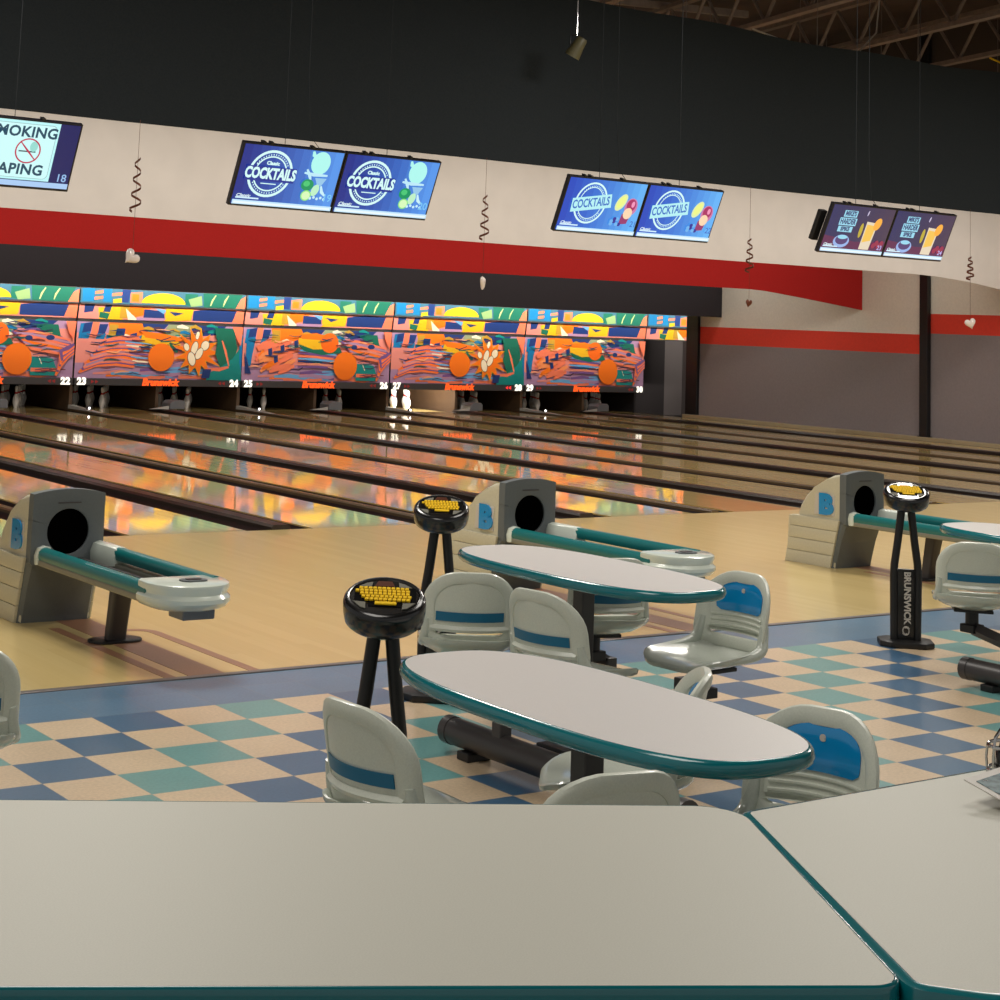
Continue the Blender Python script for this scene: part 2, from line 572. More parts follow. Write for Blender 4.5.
# black column where the side wall ends, and the free standing post in front of the wall
o = obj('wall_column', B(22.98, 23.2, 19.9, 20.25, 0.0, 2.9, bev=0.01), M['black'])
tag(o, 'black square column at the far end of the grey side wall', 'column')
pst = thing('steel_post', 'tall black post standing against the grey and red side wall', 'post', (22.97, 13.94, 0.055))
obj('post_shaft', B(-0.05, 0.05, -0.09, 0.09, 0.012, 7.545, bev=0.006), M['black'], pst)
obj('base_plate', B(-0.06, 0.06, -0.12, 0.12, 0.0, 0.012), M['black'], pst)
pst.location.x = 22.97

# ------------------------------------------------------------------ hanging curtains
def curtain(name, label, cat, Y, zt, bot, x0, x1, m, n=90, amp=0.012, sag=None, wires=(-5.0, 0.0, 5.0, 8.2, 11.0, 13.24, 15.16, 17.1, 19.0, 22.0)):
    rows = []
    xs = [x0 + (x1 - x0) * i / n for i in range(n + 1)]
    for t in (0.0, 0.25, 0.5, 0.75, 1.0):
        row = []
        for x in xs:
            zb = bot(x)
            ztt = zt(x) if callable(zt) else zt
            wav = amp * math.sin(x * 2.1) + (sag(x, t) if sag else 0.0)
            row.append((x, Y + wav, zb + (ztt - zb) * t))
        rows.append(row)
    o = obj(name, slab(bmesh.new(), rows, (0, 0.03, 0)), m, None, True)
    for x in wires:
        z0 = (zt(x) if callable(zt) else zt) - 0.05
        obj('hanging_wire', tube(bmesh.new(), [(x, Y + 0.015, z0), (x, Y + 0.015, 7.6)], 0.005, 6), M['trim'], o)
    return tag(o, label, cat)

curtain('black_curtain', 'wide black hanging curtain closing off the ceiling above the televisions', 'curtain', 7.7,
        lambda x: 5.45 + 0.025 * math.sin(x * 0.8) + 0.015 * math.sin(x * 2.3), lambda x: 3.535, -6.5, 23.0, M['curtain'])
curtain('white_banner', 'long off-white fabric banner strung across behind the televisions', 'banner', 11.6, 4.7,
        lambda x: 2.868 if x < 19.8 else 2.868 - 0.27 * ((x - 19.8) / 3.25) ** 1.6, -6.5, 23.0, M['white_cloth'],
        sag=lambda x, t: (0.03 * math.sin((x - 20) * 4.0 + t * 2) * min(1, max(0, (x - 20.3)))))
curtain('red_banner', 'long crimson fabric banner with a drooping right end', 'banner', 15.5, 3.9,
        lambda x: 2.60 if x < 20.2 else 2.60 - 0.27 * ((x - 20.2) / 2.85) ** 1.15, -6.5, 23.04, M['red_cloth'])
o = obj('charcoal_soffit', B(-6.5, 23.04, 19.26, 19.34, 2.112, 3.6), M['soffit'])
for x in (-5, 1, 7, 13, 19, 22.8):
    obj('hanging_wire', tube(bmesh.new(), [(x, 19.3, 3.55), (x, 19.3, 7.6)], 0.005, 6), M['trim'], o)
tag(o, 'charcoal boxed soffit panel running above the painted pin masks', 'soffit')

# ------------------------------------------------------------------ ceiling trusses
hd = R(15.6)
dv = Vector((math.sin(hd), math.cos(hd), 0))
pv = Vector((math.cos(hd), -math.sin(hd), 0))
def truss(label, off, z, n=14, s0=-6.0, s1=12.0, h=0.75):
    t = thing('roof_truss', label, 'truss', Vector((15.4, 11.5, z)) + pv * off, -hd, 'steel trusses above the black curtain')
    bm = bmesh.new(); box(bm, -0.07, 0.07, s0, s1, -0.035, 0.035); obj('bottom_chord', bm, M['truss'], t)
    bm = bmesh.new(); box(bm, -0.07, 0.07, s0, s1, h - 0.035, h + 0.035); obj('top_chord', bm, M['truss'], t)
    bm = bmesh.new()
    st = (s1 - s0) / n
    for i in range(n):
        a = s0 + i * st
        tube(bm, [(0, a, 0.0), (0, a + st / 2, h)], 0.03, 6)
        tube(bm, [(0, a + st / 2, h), (0, a + st, 0.0)], 0.03, 6)
    obj('web', bm, M['truss'], t)
    return t
for i, (o_, z_) in enumerate(((-7.2, 6.75), (-4.4, 6.7), (-1.8, 6.65), (0.9, 6.6), (3.4, 6.6), (5.4, 6.55))):
    truss(['brown steel roof truss furthest left above the curtain', 'second brown roof truss from the left above the curtain',
           'third brown roof truss from the left above the curtain', 'brown roof truss crossing the middle of the ceiling gap',
           'brown roof truss right of the middle of the ceiling gap', 'brown roof truss nearest the top right corner of the picture'][i], o_, z_)
for i in range(6):
    a = Vector((9.5 + 2.6 * i, 9.5 + 1.0 * (i % 2), 7.42))
    bm = bmesh.new()
    box(bm, -4.5, 4.5, -0.05, 0.05, -0.06, 0.06)
    o = obj('roof_purlin', bm, M['truss'])
    o.location = (14 + 0.6 * (i % 2), 8.6 + 2.4 * i, 7.42)
    o.rotation_euler = (0, 0, R(-15.6))
    tag(o, 'thin steel purlin lying across the roof trusses', 'purlin', 'purlins on the roof trusses')

# ------------------------------------------------------------------ lanes
def lane_shell(w):
    return B(-w / 2, w / 2, 0, YE + 1.9 - FOUL, -0.06, 0.0)
def gutter_mesh(side, w):
    bm = bmesh.new()
    prof = []
    n = 8
    for i in range(n + 1):
        a = PI * i / n
        prof.append((-GUT / 2 * math.cos(a), -0.012 - 0.085 * math.sin(a)))
    prof += [(GUT / 2, -0.13), (-GUT / 2, -0.13)]
    xx = side * (w / 2 + GUT / 2)
    prism(bm, [(x + xx, z) for x, z in prof], 'y', 0.0, YE + 1.4 - FOUL)
    return bm

lane_proto = None
for p in range(-3, 4):
    for s in (0, 1):
        num = 23 + 2 * p + s
        if s == 0:
            xc = D(p) + DIVC / 2 + GUT + LW / 2
        else:
            xc = D(p + 1) - DIVC / 2 - GUT - LW / 2
        if lane_proto is None:
            t = thing('bowling_lane', '', 'lane', (xc, FOUL, 0), 0, 'bowling lanes')
            obj('lane_surface', lane_shell(LW), M['lane'], t)
            obj('gutter', gutter_mesh(-1, LW), M['gutter'], t, True)
            obj('gutter', gutter_mesh(1, LW), M['gutter'], t, True)
            lane_proto = t
        else:
            t = copy_tree(lane_proto)
            t.location = (xc, FOUL, 0)
        t['label'] = ('glossy wooden bowling lane running to the pins below number %s' % nw(num)) if num >= 21 else \
            ('glossy wooden lane %s, %s to the left of the lane marked twenty-two' % (nw(num), nw(22 - num)))

# division caps between pairs (pale, thin) and ball track caps inside pairs (brown, wide)
for p in range(-3, 4):
    x = D(p)
    bm = bmesh.new()
    Lc = YE - 0.1 - FOUL
    prism(bm, [(-DIVC / 2, -0.13), (-DIVC / 2, 0.012), (-DIVC / 2 + 0.012, 0.024), (DIVC / 2 - 0.012, 0.024), (DIVC / 2, 0.012), (DIVC / 2, -0.13)], 'y', 0, Lc)
    t = thing('lane_divider', 'thin brown lane divider %s' %
              ('ending between the numbers %s and %s' % (nw(22 + 2 * p), nw(23 + 2 * p)) if p < 4 else 'at the far right past number thirty'), 'divider', (x, FOUL, 0), 0, 'thin lane dividers')
    obj('divider_cap', bm, M['cap_light'], t)
    # white wedge at the far end of the cap
    bm = bmesh.new()
    prism(bm, [(Lc - 1.3, 0.024), (Lc - 0.02, 0.024), (Lc - 0.02, 0.085), (Lc - 0.10, 0.085)], 'x', -DIVC / 2, DIVC / 2)
    obj('end_wedge', bm, M['wedge'], t)
    if p >= -1:
        s = obj('foul_sensor', lathe(bmesh.new(), [(0.028, 0.0), (0.034, 0.02), (0.034, 0.05), (0.028, 0.075)], 12), M['black'])
        s.location = (x, 20.25 if p < 4 else 20.3, 0.115)
        s.location.z = 0.024
        s.location.y = 20.75
        tag(s, 'tiny black sensor with a white light on the divider %s' % ('left of number %s' % nw(23 + 2 * p) if p < 4 else 'past number thirty'), 'sensor', 'pin sensors on the dividers')
        l = obj('lens', B(-0.016, 0.016, -0.042, -0.030, 0.036, 0.066, bev=0.005), M['led'], s)
for p in range(-3, 4):
    x = D(p + 0.5)
    bm = bmesh.new()
    w = MIDC
    Lc = YE - 0.1 - FOUL
    prism(bm, [(-w / 2, -0.13), (-w / 2, 0.02), (-w / 2 + 0.02, 0.04), (w / 2 - 0.02, 0.04), (w / 2, 0.02), (w / 2, -0.13)], 'y', 0, Lc)
    t = thing('ball_track_cover', 'wide dark brown ball track cover between lanes %s and %s' % (nw(23 + 2 * p), nw(24 + 2 * p)) if p >= 0 else
              'wide dark brown ball track cover in line with the %s ball return machine' % ('left', 'middle', 'right')[p + 3],
              'ball track cover', (x, FOUL, 0), 0, 'wide ball track covers')
    obj('cover_board', bm, M['cap'], t)
    if p >= -1:
        bm = bmesh.new()
        prism(bm, [(-0.14, 0.0), (-0.14, 0.10), (-0.08, 0.15), (0.12, 0.16), (0.16, 0.12), (0.16, 0.0)], 'y', 0, 0.34, bev=0.01)
        b_ = obj('ball_door_casing', bm, M['graybox'])
        b_.location = (x + 0.20, 21.1, 0.04)
        tag(b_, 'small grey casing below the mask of lanes %s and %s' % (nw(23 + 2 * p), nw(24 + 2 * p)), 'casing', 'grey casings at the far end of the lanes')
        # the pale tilted guard beside it
        bm = bmesh.new()
        prism(bm, [(-0.55, 0.0), (-0.16, 0.0), (-0.16, 0.06)], 'y', 0, 0.03)
        g = obj('deck_guard', bm, M['wedge'], b_)

# ------------------------------------------------------------------ pin area
for p in range(-1, 4):
    for q in (0.0, 0.5):
        x = D(p + q)
        o = obj('kickback_panel', B(x - 0.03, x + 0.03, 21.526, 23.6, -0.05, 0.75), M['kick'])
        tag(o, ('brown side board between the pits of lanes %s and %s' % ((nw(22 + 2 * p), nw(23 + 2 * p)) if q == 0 else (nw(23 + 2 * p), nw(24 + 2 * p)))), 'board', 'side boards of the pin pits')
    o = obj('pit_curtain', B(D(p) + 0.04, D(p + 1) - 0.04, 23.7, 23.74, -0.1, 1.2), M['pit'])
    tag(o, 'black pit curtain behind the pins of lanes %s and %s' % (nw(23 + 2 * p), nw(24 + 2 * p)), 'curtain', 'black pit curtains')
o = obj('kickback_panel', B(D(4) - 0.03, D(4) + 0.03, 21.75, 23.6, -0.05, 2.2), M['walldark'])
tag(o, 'dark side board right of lane thirty', 'board')

pinprof = [(0.026, 0.0), (0.029, 0.01), (0.045, 0.06), (0.06, 0.114), (0.057, 0.16), (0.042, 0.205), (0.028, 0.238), (0.024, 0.262), (0.027, 0.29), (0.032, 0.325), (0.032, 0.345), (0.026, 0.367), (0.012, 0.379), (0.003, 0.381)]
pin0 = thing('bowling_pin', '', 'bowling pin')
obj('pin_body', lathe(bmesh.new(), pinprof, 16), M['pin'], pin0, True)
obj('neck_stripe', lathe(bmesh.new(), [(0.0285, 0.238), (0.0262, 0.25), (0.0262, 0.256), (0.0275, 0.268)], 16), M['pin_red'], pin0, True)
first = True
for p in range(-1, 4):
    for s in (0, 1):
        num = 23 + 2 * p + s
        if num < 22:
            continue
        xc = D(p) + DIVC / 2 + GUT + LW / 2 if s == 0 else D(p + 1) - DIVC / 2 - GUT - LW / 2
        for r in range(4):
            for c in range(r + 1):
                t = pin0 if first else copy_tree(pin0)
                first = False
                t.location = (xc + (c - r / 2) * 0.305, 22.0 + r * 0.264, 0)
                light = 'brightly lit' if num == 27 else ('half lit' if num == 28 else 'dim')
                t['label'] = '%s white bowling pin in the rack of lane %s' % (light, nw(num))
                t['group'] = 'bowling pins of lane %s' % nw(num)

# ------------------------------------------------------------------ masking units
OR = (255, 122, 28); CO = (250, 128, 92); YL = (240, 184, 34); NV = (34, 58, 116); BL = (24, 120, 172); TE = (20, 138, 132); GR = (28, 108, 86)
LA = (178, 138, 170); PU = (120, 84, 140); GO = (196, 150, 50); PK = (232, 142, 128); CR = (250, 232, 200); LB = (110, 170, 215)
UW, MH = W - 0.035, 0.985     # panel size
def mp(x, y):
    """sketch units of the drawing (0..100, 0..30 downwards) to panel metres"""
    return ((x / 100.0) * UW, MH * (1 - y / 30.0))
def P_(*xy):
    return [mp(xy[i], xy[i + 1]) for i in range(0, len(xy), 2)]
def base_art(a):
    a.rect(LA, 0, UW, 0, MH)
    a.poly(PK, P_(0, 6, 100, 4, 100, 18, 60, 20, 0, 22))
    a.poly(OR, P_(18, 0, 45, 0, 42, 6, 20, 9))
    a.poly(NV, P_(38, 0, 54, 0, 50, 4, 40, 4))
    a.poly((150, 160, 120), P_(54, 0, 69, 0, 66, 6, 50, 6.5))
    a.poly(NV, P_(69, 0, 90, 0, 84, 5, 74, 6, 68, 3))
    for c, q in ((BL, (2, 1, 9, 0, 7, 9, 1, 9)), (NV, (4, 1, 9, 0, 8, 5, 3, 6)), (CO, (9, 0, 13, 0, 12, 7, 8, 8)), (NV, (13, 1, 18, 1, 16, 7, 12, 7)), (BL, (12, 6, 17, 6, 16, 9, 11, 9))):
        a.poly(c, P_(*q))
    a.poly(GO, P_(19, 1, 24, 1, 24, 8, 18, 9))
    rnd = random.Random(3)
    for i in range(14):
        y = 24 + rnd.random() * 5.5
        x = rnd.random() * 70
        c = rnd.choice([CO, OR, PU, LA, LB, PK])
        a.stroke(c, P_(x, y, x + 9, y - 0.6, x + 20, y + 0.4, x + 26, y - 0.5), 0.05 + rnd.random() * 0.04)
    for i in range(26):
        x, y = 20 + rnd.random() * 60, rnd.random() * 12
        a.stroke(rnd.choice([NV, PU, TE, (90, 60, 70), CR, BL, GO]), P_(x, y, x + 3, y - 0.7 + rnd.random(), x + 7, y + rnd.random() * 1.4), 0.03 + rnd.random() * 0.05)
def sketch_lines(a, seed, n=46):
    rnd = random.Random(seed)
    for i in range(n):
        x, y = 2 + rnd.random() * 88, 2 + rnd.random() * 26
        a.stroke(rnd.choice([(60, 50, 80), (40, 60, 100), (120, 60, 60), (30, 90, 90), (250, 170, 120)]), P_(x, y, x + 3 + rnd.random() * 3, y - 1 + rnd.random() * 2, x + 8 + rnd.random() * 2, y - 1.5 + rnd.random() * 2), 0.014 + rnd.random() * 0.016)
def art_flower():
    a = Art(0.0003)
    base_art(a)
    a.poly(NV, P_(23, 3, 28, 3, 27, 11, 22, 11)); a.poly(BL, P_(17, 7, 33, 7.5, 32, 10, 17, 10)); a.poly(NV, P_(31, 6, 35, 5, 34, 17, 30, 16)); a.poly(BL, P_(22, 10, 27, 10, 27, 14, 21, 14))
    rnd = random.Random(5)
    for i in range(22):
        t = i / 21
        x0 = 1 + 14 * t + rnd.random() * 2; y0 = 27 - 17 * t
        c = [CO, OR, PU, CO, PK, LA][i % 6]
        a.stroke(c, P_(x0, y0, x0 + 9, y0 - 4 + 2 * t, x0 + 20, y0 - 5 + 3 * t, x0 + 32 - 9 * t, y0 - 3.5 + 4 * t), 0.085)
    for i in range(7):
        a.stroke([LB, CR, BL, PU][i % 4], P_(28 + i, 10 + 2 * i, 36, 10.5 + 2 * i, 45 + (i % 3), 11 + 2 * i), 0.035)
    a.poly(YL, P_(38, 6, 60, 9, 62, 11, 50, 12, 37, 10)); a.poly(OR, P_(37, 4, 50, 5, 66, 8, 58, 9.5, 40, 7.5))
    a.stroke(GR, P_(55, 10, 57, 13, 60, 15), 0.08)
    sketch_lines(a, 21)
    cx, cy = mp(50, 18); a.ell(OR, cx, cy, 0.262, 0.25)
    cx, cy = mp(72, 15)
    pts = []
    for i in range(26):
        an = 2 * PI * i / 26
        rr = (0.52 if i % 2 == 0 else 0.27) * (1 + 0.12 * math.sin(i * 2.7))
        pts.append((cx + rr * math.cos(an) * 0.9, cy + rr * math.sin(an) * 0.86))
    a.poly(YL, [(cx + (p[0] - cx) * 1.06, cy + (p[1] - cy) * 1.06) for p in pts]); a.poly(OR, pts)
    for (x, y, rx, ry, ro) in ((70, 12.5, 0.06, 0.12, -0.3), (76.5, 11, 0.075, 0.09, -0.6), (65, 12, 0.05, 0.07, 0.4), (73, 15.5, 0.06, 0.11, -0.5), (68.5, 18.5, 0.07, 0.125, 0.3), (71.5, 5.5, 0.035, 0.07, -0.2)):
        px, py = mp(x, y); a.ell((120, 96, 60), px, py, rx * 1.18, ry * 1.1, rot=ro); a.ell(CR, px, py, rx, ry, rot=ro)
    a.poly(GR, P_(82, 1, 94, 1, 97, 12, 94, 22, 87, 24, 83, 15, 84, 9)); a.poly(TE, P_(88, 22, 94, 18, 100, 10, 100, 30, 78, 30, 80, 26))
    a.poly(BL, P_(98, 6, 100, 4, 100, 26, 98.5, 20))
    a.stroke(CO, P_(87, 8, 89.5, 14, 92, 22), 0.05); a.stroke(CO, P_(92, 22.5, 86, 24, 78, 24), 0.07)
    a.poly(CO, P_(93, 0, 100, 0, 99, 11, 97, 8)); a.poly(NV, P_(76, 24, 81, 24, 80, 29, 75, 29))
    return a
def art_scribble():
    a = Art(0.0003)
    base_art(a)
    a.poly(BL, P_(2, 8, 8, 6, 6, 16, 5, 24, 2, 16)); a.poly(NV, P_(1, 14, 4, 22, 6, 26, 2, 26))
    rnd = random.Random(11)
    for i in range(34):
        x0 = 8 + rnd.random() * 18; y0 = 6 + rnd.random() * 17
        L_ = 5 + rnd.random() * 9
        a.stroke(rnd.choice([CO, CO, OR, (255, 150, 90)]), P_(x0, y0 + 3, x0 + L_ * 0.5, y0 + 0.6, x0 + L_, y0 - 1.4), 0.10)
    for (x, y) in ((16, 12), (24, 10), (20, 16), (33, 7)):
        a.poly(NV, P_(x, y, x + 2.5, y - 1, x + 3, y + 3, x + 0.5, y + 4))
    for i in range(7):
        a.stroke([LB, PU, CO, LB, NV, PK, PU][i], P_(36, 12 + i * 1.6, 48, 13 + i * 1.4, 62 + i, 14.4 + i * 1.3), 0.05)
    a.poly(GR, P_(36, 9, 50, 10, 64, 10, 66, 13, 52, 14.5, 40, 12.5)); a.poly(YL, P_(36, 5, 50, 6, 56, 11, 46, 11.5, 36, 8.5)); a.poly(OR, P_(36, 3, 48, 2, 58, 4, 52, 6, 38, 5.5))
    cx, cy = mp(57, 7.5); a.ell((250, 110, 30), cx, cy, 0.2, 0.19)
    a.poly(PU, P_(64, 6, 78, 4, 92, 8, 98, 12, 96, 19, 84, 16, 72, 13)); a.poly(GR, P_(82, 2, 90, 2, 92, 9, 80, 5))
    for i in range(7):
        a.stroke([CO, LA, CO, PK, OR, LA, CO][i], P_(66 + i, 6 + i * 1.1, 76, 6 + i * 1.5, 86, 8 + i * 1.4, 97, 10 + i * 1.4), 0.055)
    a.ell(NV, *mp(74, 9.5), 0.07, 0.045); a.ell(NV, *mp(86, 9), 0.08, 0.045)
    a.poly(TE, P_(74, 19, 88, 20, 92, 29, 76, 29)); a.poly(CO, P_(76, 25, 90, 25, 90, 27, 76, 27)); a.stroke(CR, P_(80, 19, 82, 23), 0.03)
    sketch_lines(a, 33)
    cx, cy = mp(68, 20.5); a.ell(OR, cx, cy, 0.27, 0.27)
    for i in range(9):
        a.stroke([CO, OR, PU][i % 3], P_(90 + i * 0.4, 29 - i, 92, 24 - i, 96, 19 - i * 0.6, 99.5, 17 - i * 0.6), 0.08)
    a.poly(CO, P_(94, 0, 100, 0, 99, 10, 96, 6))
    return a
HH = 0.255
def hood_upper(w):
    a = Art(0.0003)
    k = w / UW
    def q(*xy):
        return [(min(w, xy[i] / 100 * UW), HH * (1 - xy[i + 1] / 10)) for i in range(0, len(xy), 2)]
    a.rect((64, 110, 130), 0, w, 0, HH)
    for c, pts in ((BL, (1, 0, 8, 0, 8, 9, 1, 9)), (CO, (8, 2, 13, 1, 13, 3, 8, 4)), (CO, (8, 6, 13, 5, 13, 7, 8, 8)), (BL, (13, 0, 18, 0, 18, 9, 13, 9)), (CO, (18, 3, 24, 2, 24, 4, 18, 5)), (YL, (19, 7, 25, 6, 25, 9, 19, 10)), (NV, (24, 0, 29, 0, 28, 9, 24, 9)), (CO, (29, 2, 36, 1, 36, 9, 29, 9)), (OR, (30, 3, 34, 3, 34, 8, 30, 8))):
        if pts[0] / 100 * UW < w - 0.05:
            a.poly(c, q(*pts))
    if w > UW * 0.9:
        a.poly(GR, q(62, 1, 70, 1, 68, 10, 62, 9)); a.poly((140, 170, 110), q(64, 5, 72, 2, 73, 9, 66, 10)); a.poly(GR, q(73, 0, 98, 0, 94, 10, 74, 10))
        for x in (78, 86):
            a.stroke((190, 200, 130), q(x + 3, 1, x + 1, 5, x, 9), 0.035)
        a.poly(CO, q(97, 3, 100, 1, 100, 10, 94, 10))
        n = 16
        pts = [(0.49 * UW + 0.44 * math.cos(PI * i / n), HH * 0.12 + 0.19 * math.sin(PI * i / n)) for i in range(n + 1)]
        a.poly(YL, pts)
    return a
def hood_lower(w):
    a = Art(0.0003)
    def q(*xy):
        return [(min(w, xy[i] / 100 * UW), HH * (1 - xy[i + 1] / 10)) for i in range(0, len(xy), 2)]
    a.rect(PK, 0, w, 0, HH)
    S = [(NV, (3, 0, 9, 0, 8, 5, 3, 6)), (YL, (11, 2, 24, 1, 26, 10, 12, 10)), (NV, (15, 0, 19, 0, 18, 5, 14, 5)), (GR, (12, 5, 18, 6, 17, 10, 12, 9)), (GO, (24, 0, 29, 0, 30, 9, 24, 9)), (OR, (29, 0, 42, 1, 39, 6, 33, 8, 29, 5)), (CR, (27, 2, 31, 6, 35, 10, 29, 10))]
    S2 = [(NV, (38, 2, 50, 3, 51, 9, 38, 9)), (LB, (44, 1, 52, 2, 50, 5)), (YL, (51, 1, 68, 1, 67, 9, 51, 10)), (NV, (53, 3, 62, 4, 57, 6)), (NV, (68, 2, 80, 0, 96, 1, 93, 9, 68, 9)), (CO, (95, 1, 100, 0, 100, 10, 93, 9)), (LA, (34, 8, 52, 8, 50, 10, 34, 10))]
    for c, pts in S + (S2 if w > UW * 0.9 else []):
        if pts[0] / 100 * UW < w - 0.08:
            a.poly(c, q(*pts))
    return a

def text_part(name, s, size, m, parent, loc, bold=0.0, shear=0.0, label=None, rot=(PI / 2, 0, 0), align='CENTER', spacing=1.0):
    me = text_mesh(s, size, bold, align, shear, 0.003, spacing)
    me.materials.clear()
    me.materials.append(m)
    o = bpy.data.objects.new(name, me)
    C.objects.link(o)
    o.parent = parent
    o.location = loc
    o.rotation_euler = rot
    if label:
        o['label'] = label
    return o

for p in range(-1, 4):
    t = thing('pin_mask', 'painted pin mask %s, numbered %s and %s' % ('with white petals' if p % 2 == 0 else 'with orange scribbles', nw(23 + 2 * p), nw(24 + 2 * p)),
              'pin mask', (D(p) + 0.0175, MASK, 0.43), 0, 'painted pin masks')
    a = art_flower() if p % 2 == 0 else art_scribble()
    o = a.build('painted_panel', M['art'], t); o.location = (0, 0, 0.122)
    obj('backing_board', B(0, UW, 0.003, 0.05, 0.0, 1.15), M['signbar'], t)
    bar = obj('number_bar', B(0, UW, -0.04, 0.0, 0.0, 0.12, bev=0.004), M['signbar'], t)
    text_part('lane_number', str(23 + 2 * p), 0.165, M['num'], t, (0.13, -0.046, 0.063), bold=0.009, label='white lane number %d' % (23 + 2 * p), spacing=1.1)
    text_part('lane_number', str(24 + 2 * p), 0.165, M['num'], t, (UW - 0.14, -0.046, 0.063), bold=0.009, label='white lane number %d' % (24 + 2 * p), spacing=1.1)
    text_part('brand_lettering', 'Brunswick', 0.17, M['brand'], t, (UW / 2, -0.046, 0.062), bold=0.008, shear=0.2, label='orange Brunswick lettering')
    for sx, xx in ((1, 0.34), (-1, UW - 0.36)):
        bm = bmesh.new()
        for k in (0, 1):
            x_ = xx + sx * k * 0.08
            prism(bm, [(x_ - sx * 0.03, 0.03), (x_ + sx * 0.03, 0.063), (x_ - sx * 0.03, 0.095)], 'y', -0.045, -0.040)
        obj('ball_arrow', bm, M['numred'] if (p == 2 and sx == -1) else M['numdim'], t, label='red double arrow')
def hood(x, w, label):
    t = thing('mask_hood', label, 'mask hood', (x, MASK - 0.02, 1.59), 0, 'painted hoods above the pin masks')
    o = hood_lower(w).build('lower_hood_panel', M['art'], t)
    o.location = (0, 0.0, 0.005)
    o.rotation_euler = (R(8), 0, 0)
    o = hood_upper(w).build('upper_hood_panel', M['art'], t)
    o.location = (0, -0.05, 0.285)
    o.rotation_euler = (R(3), 0, 0)
    obj('hood_rail', B(0, w, -0.075, 0.04, 0.257, 0.28, bev=0.003), M['signbar'], t)
    obj('hood_case', B(0, w, 0.012, 0.3, -0.02, 0.6), M['signbar'], t)
for p in range(-1, 4):
    hood(D(p) + 0.0175, UW, 'painted hood with a yellow half sun above lanes %s and %s' % (nw(23 + 2 * p), nw(24 + 2 * p)))
hood(D(4) + 0.0175, 1.27, 'short end piece of painted hood right of number thirty')

# ------------------------------------------------------------------ televisions
TH, TWD = 0.535, 0.945
def screen_common(a, w, h, bg1, bg2):
    n = 12
    for i in range(n):
        t = i / (n - 1)
        c = tuple(int(bg1[k] + (bg2[k] - bg1[k]) * t) for k in range(3))
        a.poly(c, [(w * i / n, 0), (w * (i + 1) / n, 0), (w * (i + 1) / n, h), (w * i / n, h)], same=(i > 0))
def screen_bar(a, w, h):
    a.rect((196, 232, 255), 0.0, w, 0.005, h * 0.085)
    a.rect((235, 250, 255), 0.012, w - 0.012, h * 0.025, h * 0.06)
    a.rect((210, 240, 255), 0.02, w * 0.25, h * 0.11, h * 0.135)
    a.text((230, 250, 255), 'Classic', w * 0.09, h * 0.16, 0.035, 0.001, sx=1.3, shear=0.3)
WH = (214, 252, 250)
def scr_lime(num, w, h):
    a = Art(0.0003)
    screen_common(a, w, h, (22, 44, 138), (84, 150, 236))
    cx, cy = w * 0.31, h * 0.54
    a.ring(WH, cx, cy, 0.2, 0.2, 0.022)
    a.ring(WH, cx, cy, 0.15, 0.15, 0.012)
    for k in range(16):
        an = R(30 + k * 8)
        for sg in (1, -1):
            a.rect(WH, cx + 0.163 * math.cos(an) - 0.004, cx + 0.163 * math.cos(an) + 0.004, cy + sg * 0.163 * math.sin(an) - 0.006, cy + sg * 0.163 * math.sin(an) + 0.006)
    a.rect((24, 48, 146), cx - 0.225, cx + 0.225, cy - 0.062, cy + 0.062)
    a.text(WH, 'COCKTAILS', cx, cy, 0.125, 0.006, sx=0.69)
    a.text(WH, 'Classic', cx, cy + 0.092, 0.042, 0.002)
    a.rect(WH, cx - 0.07, cx + 0.07, cy - 0.085, cy - 0.077)
    a.ell((176, 248, 240), w * 0.78, h * 0.80, 0.088, 0.098)
    a.stroke((176, 248, 240), [(w * 0.68, h * 0.99), (w * 0.69, h * 0.93), (w * 0.73, h * 0.87)], 0.035)
    a.stroke((190, 235, 250), [(w * 0.64, h * 0.62), (w * 0.74, h * 0.60), (w * 0.88, h * 0.60)], 0.03)
    a.stroke((190, 235, 250), [(w * 0.66, h * 0.68), (w * 0.70, h * 0.58), (w * 0.72, h * 0.50)], 0.03)
    a.poly((150, 200, 235), [(w * 0.76, h * 0.55), (w * 0.88, h * 0.55), (w * 0.84, h * 0.42), (w * 0.80, h * 0.42)])
    a.ell((10, 150, 96), w * 0.70, h * 0.42, 0.058, 0.05)
    a.ell((70, 200, 120), w * 0.69, h * 0.44, 0.03, 0.025)
    a.ell((190, 240, 200), w * 0.79, h * 0.34, 0.034, 0.052, rot=-0.3)
    a.ell((140, 230, 130), w * 0.71, h * 0.24, 0.048, 0.046)
    a.ell((216, 250, 190), w * 0.71, h * 0.24, 0.038, 0.036)
    a.stroke((200, 240, 250), [(w * 0.84, h * 0.42), (w * 0.86, h * 0.32), (w * 0.90, h * 0.26)], 0.03)
    for k in range(5):
        a.ell((200, 240, 250), w * (0.76 + 0.035 * k), h * (0.2 + 0.02 * (k % 2)), 0.012, 0.012)
    a.text((120, 200, 245), str(num), w * 0.93, h * 0.22, 0.09, 0.001)
    screen_bar(a, w, h)
    return a
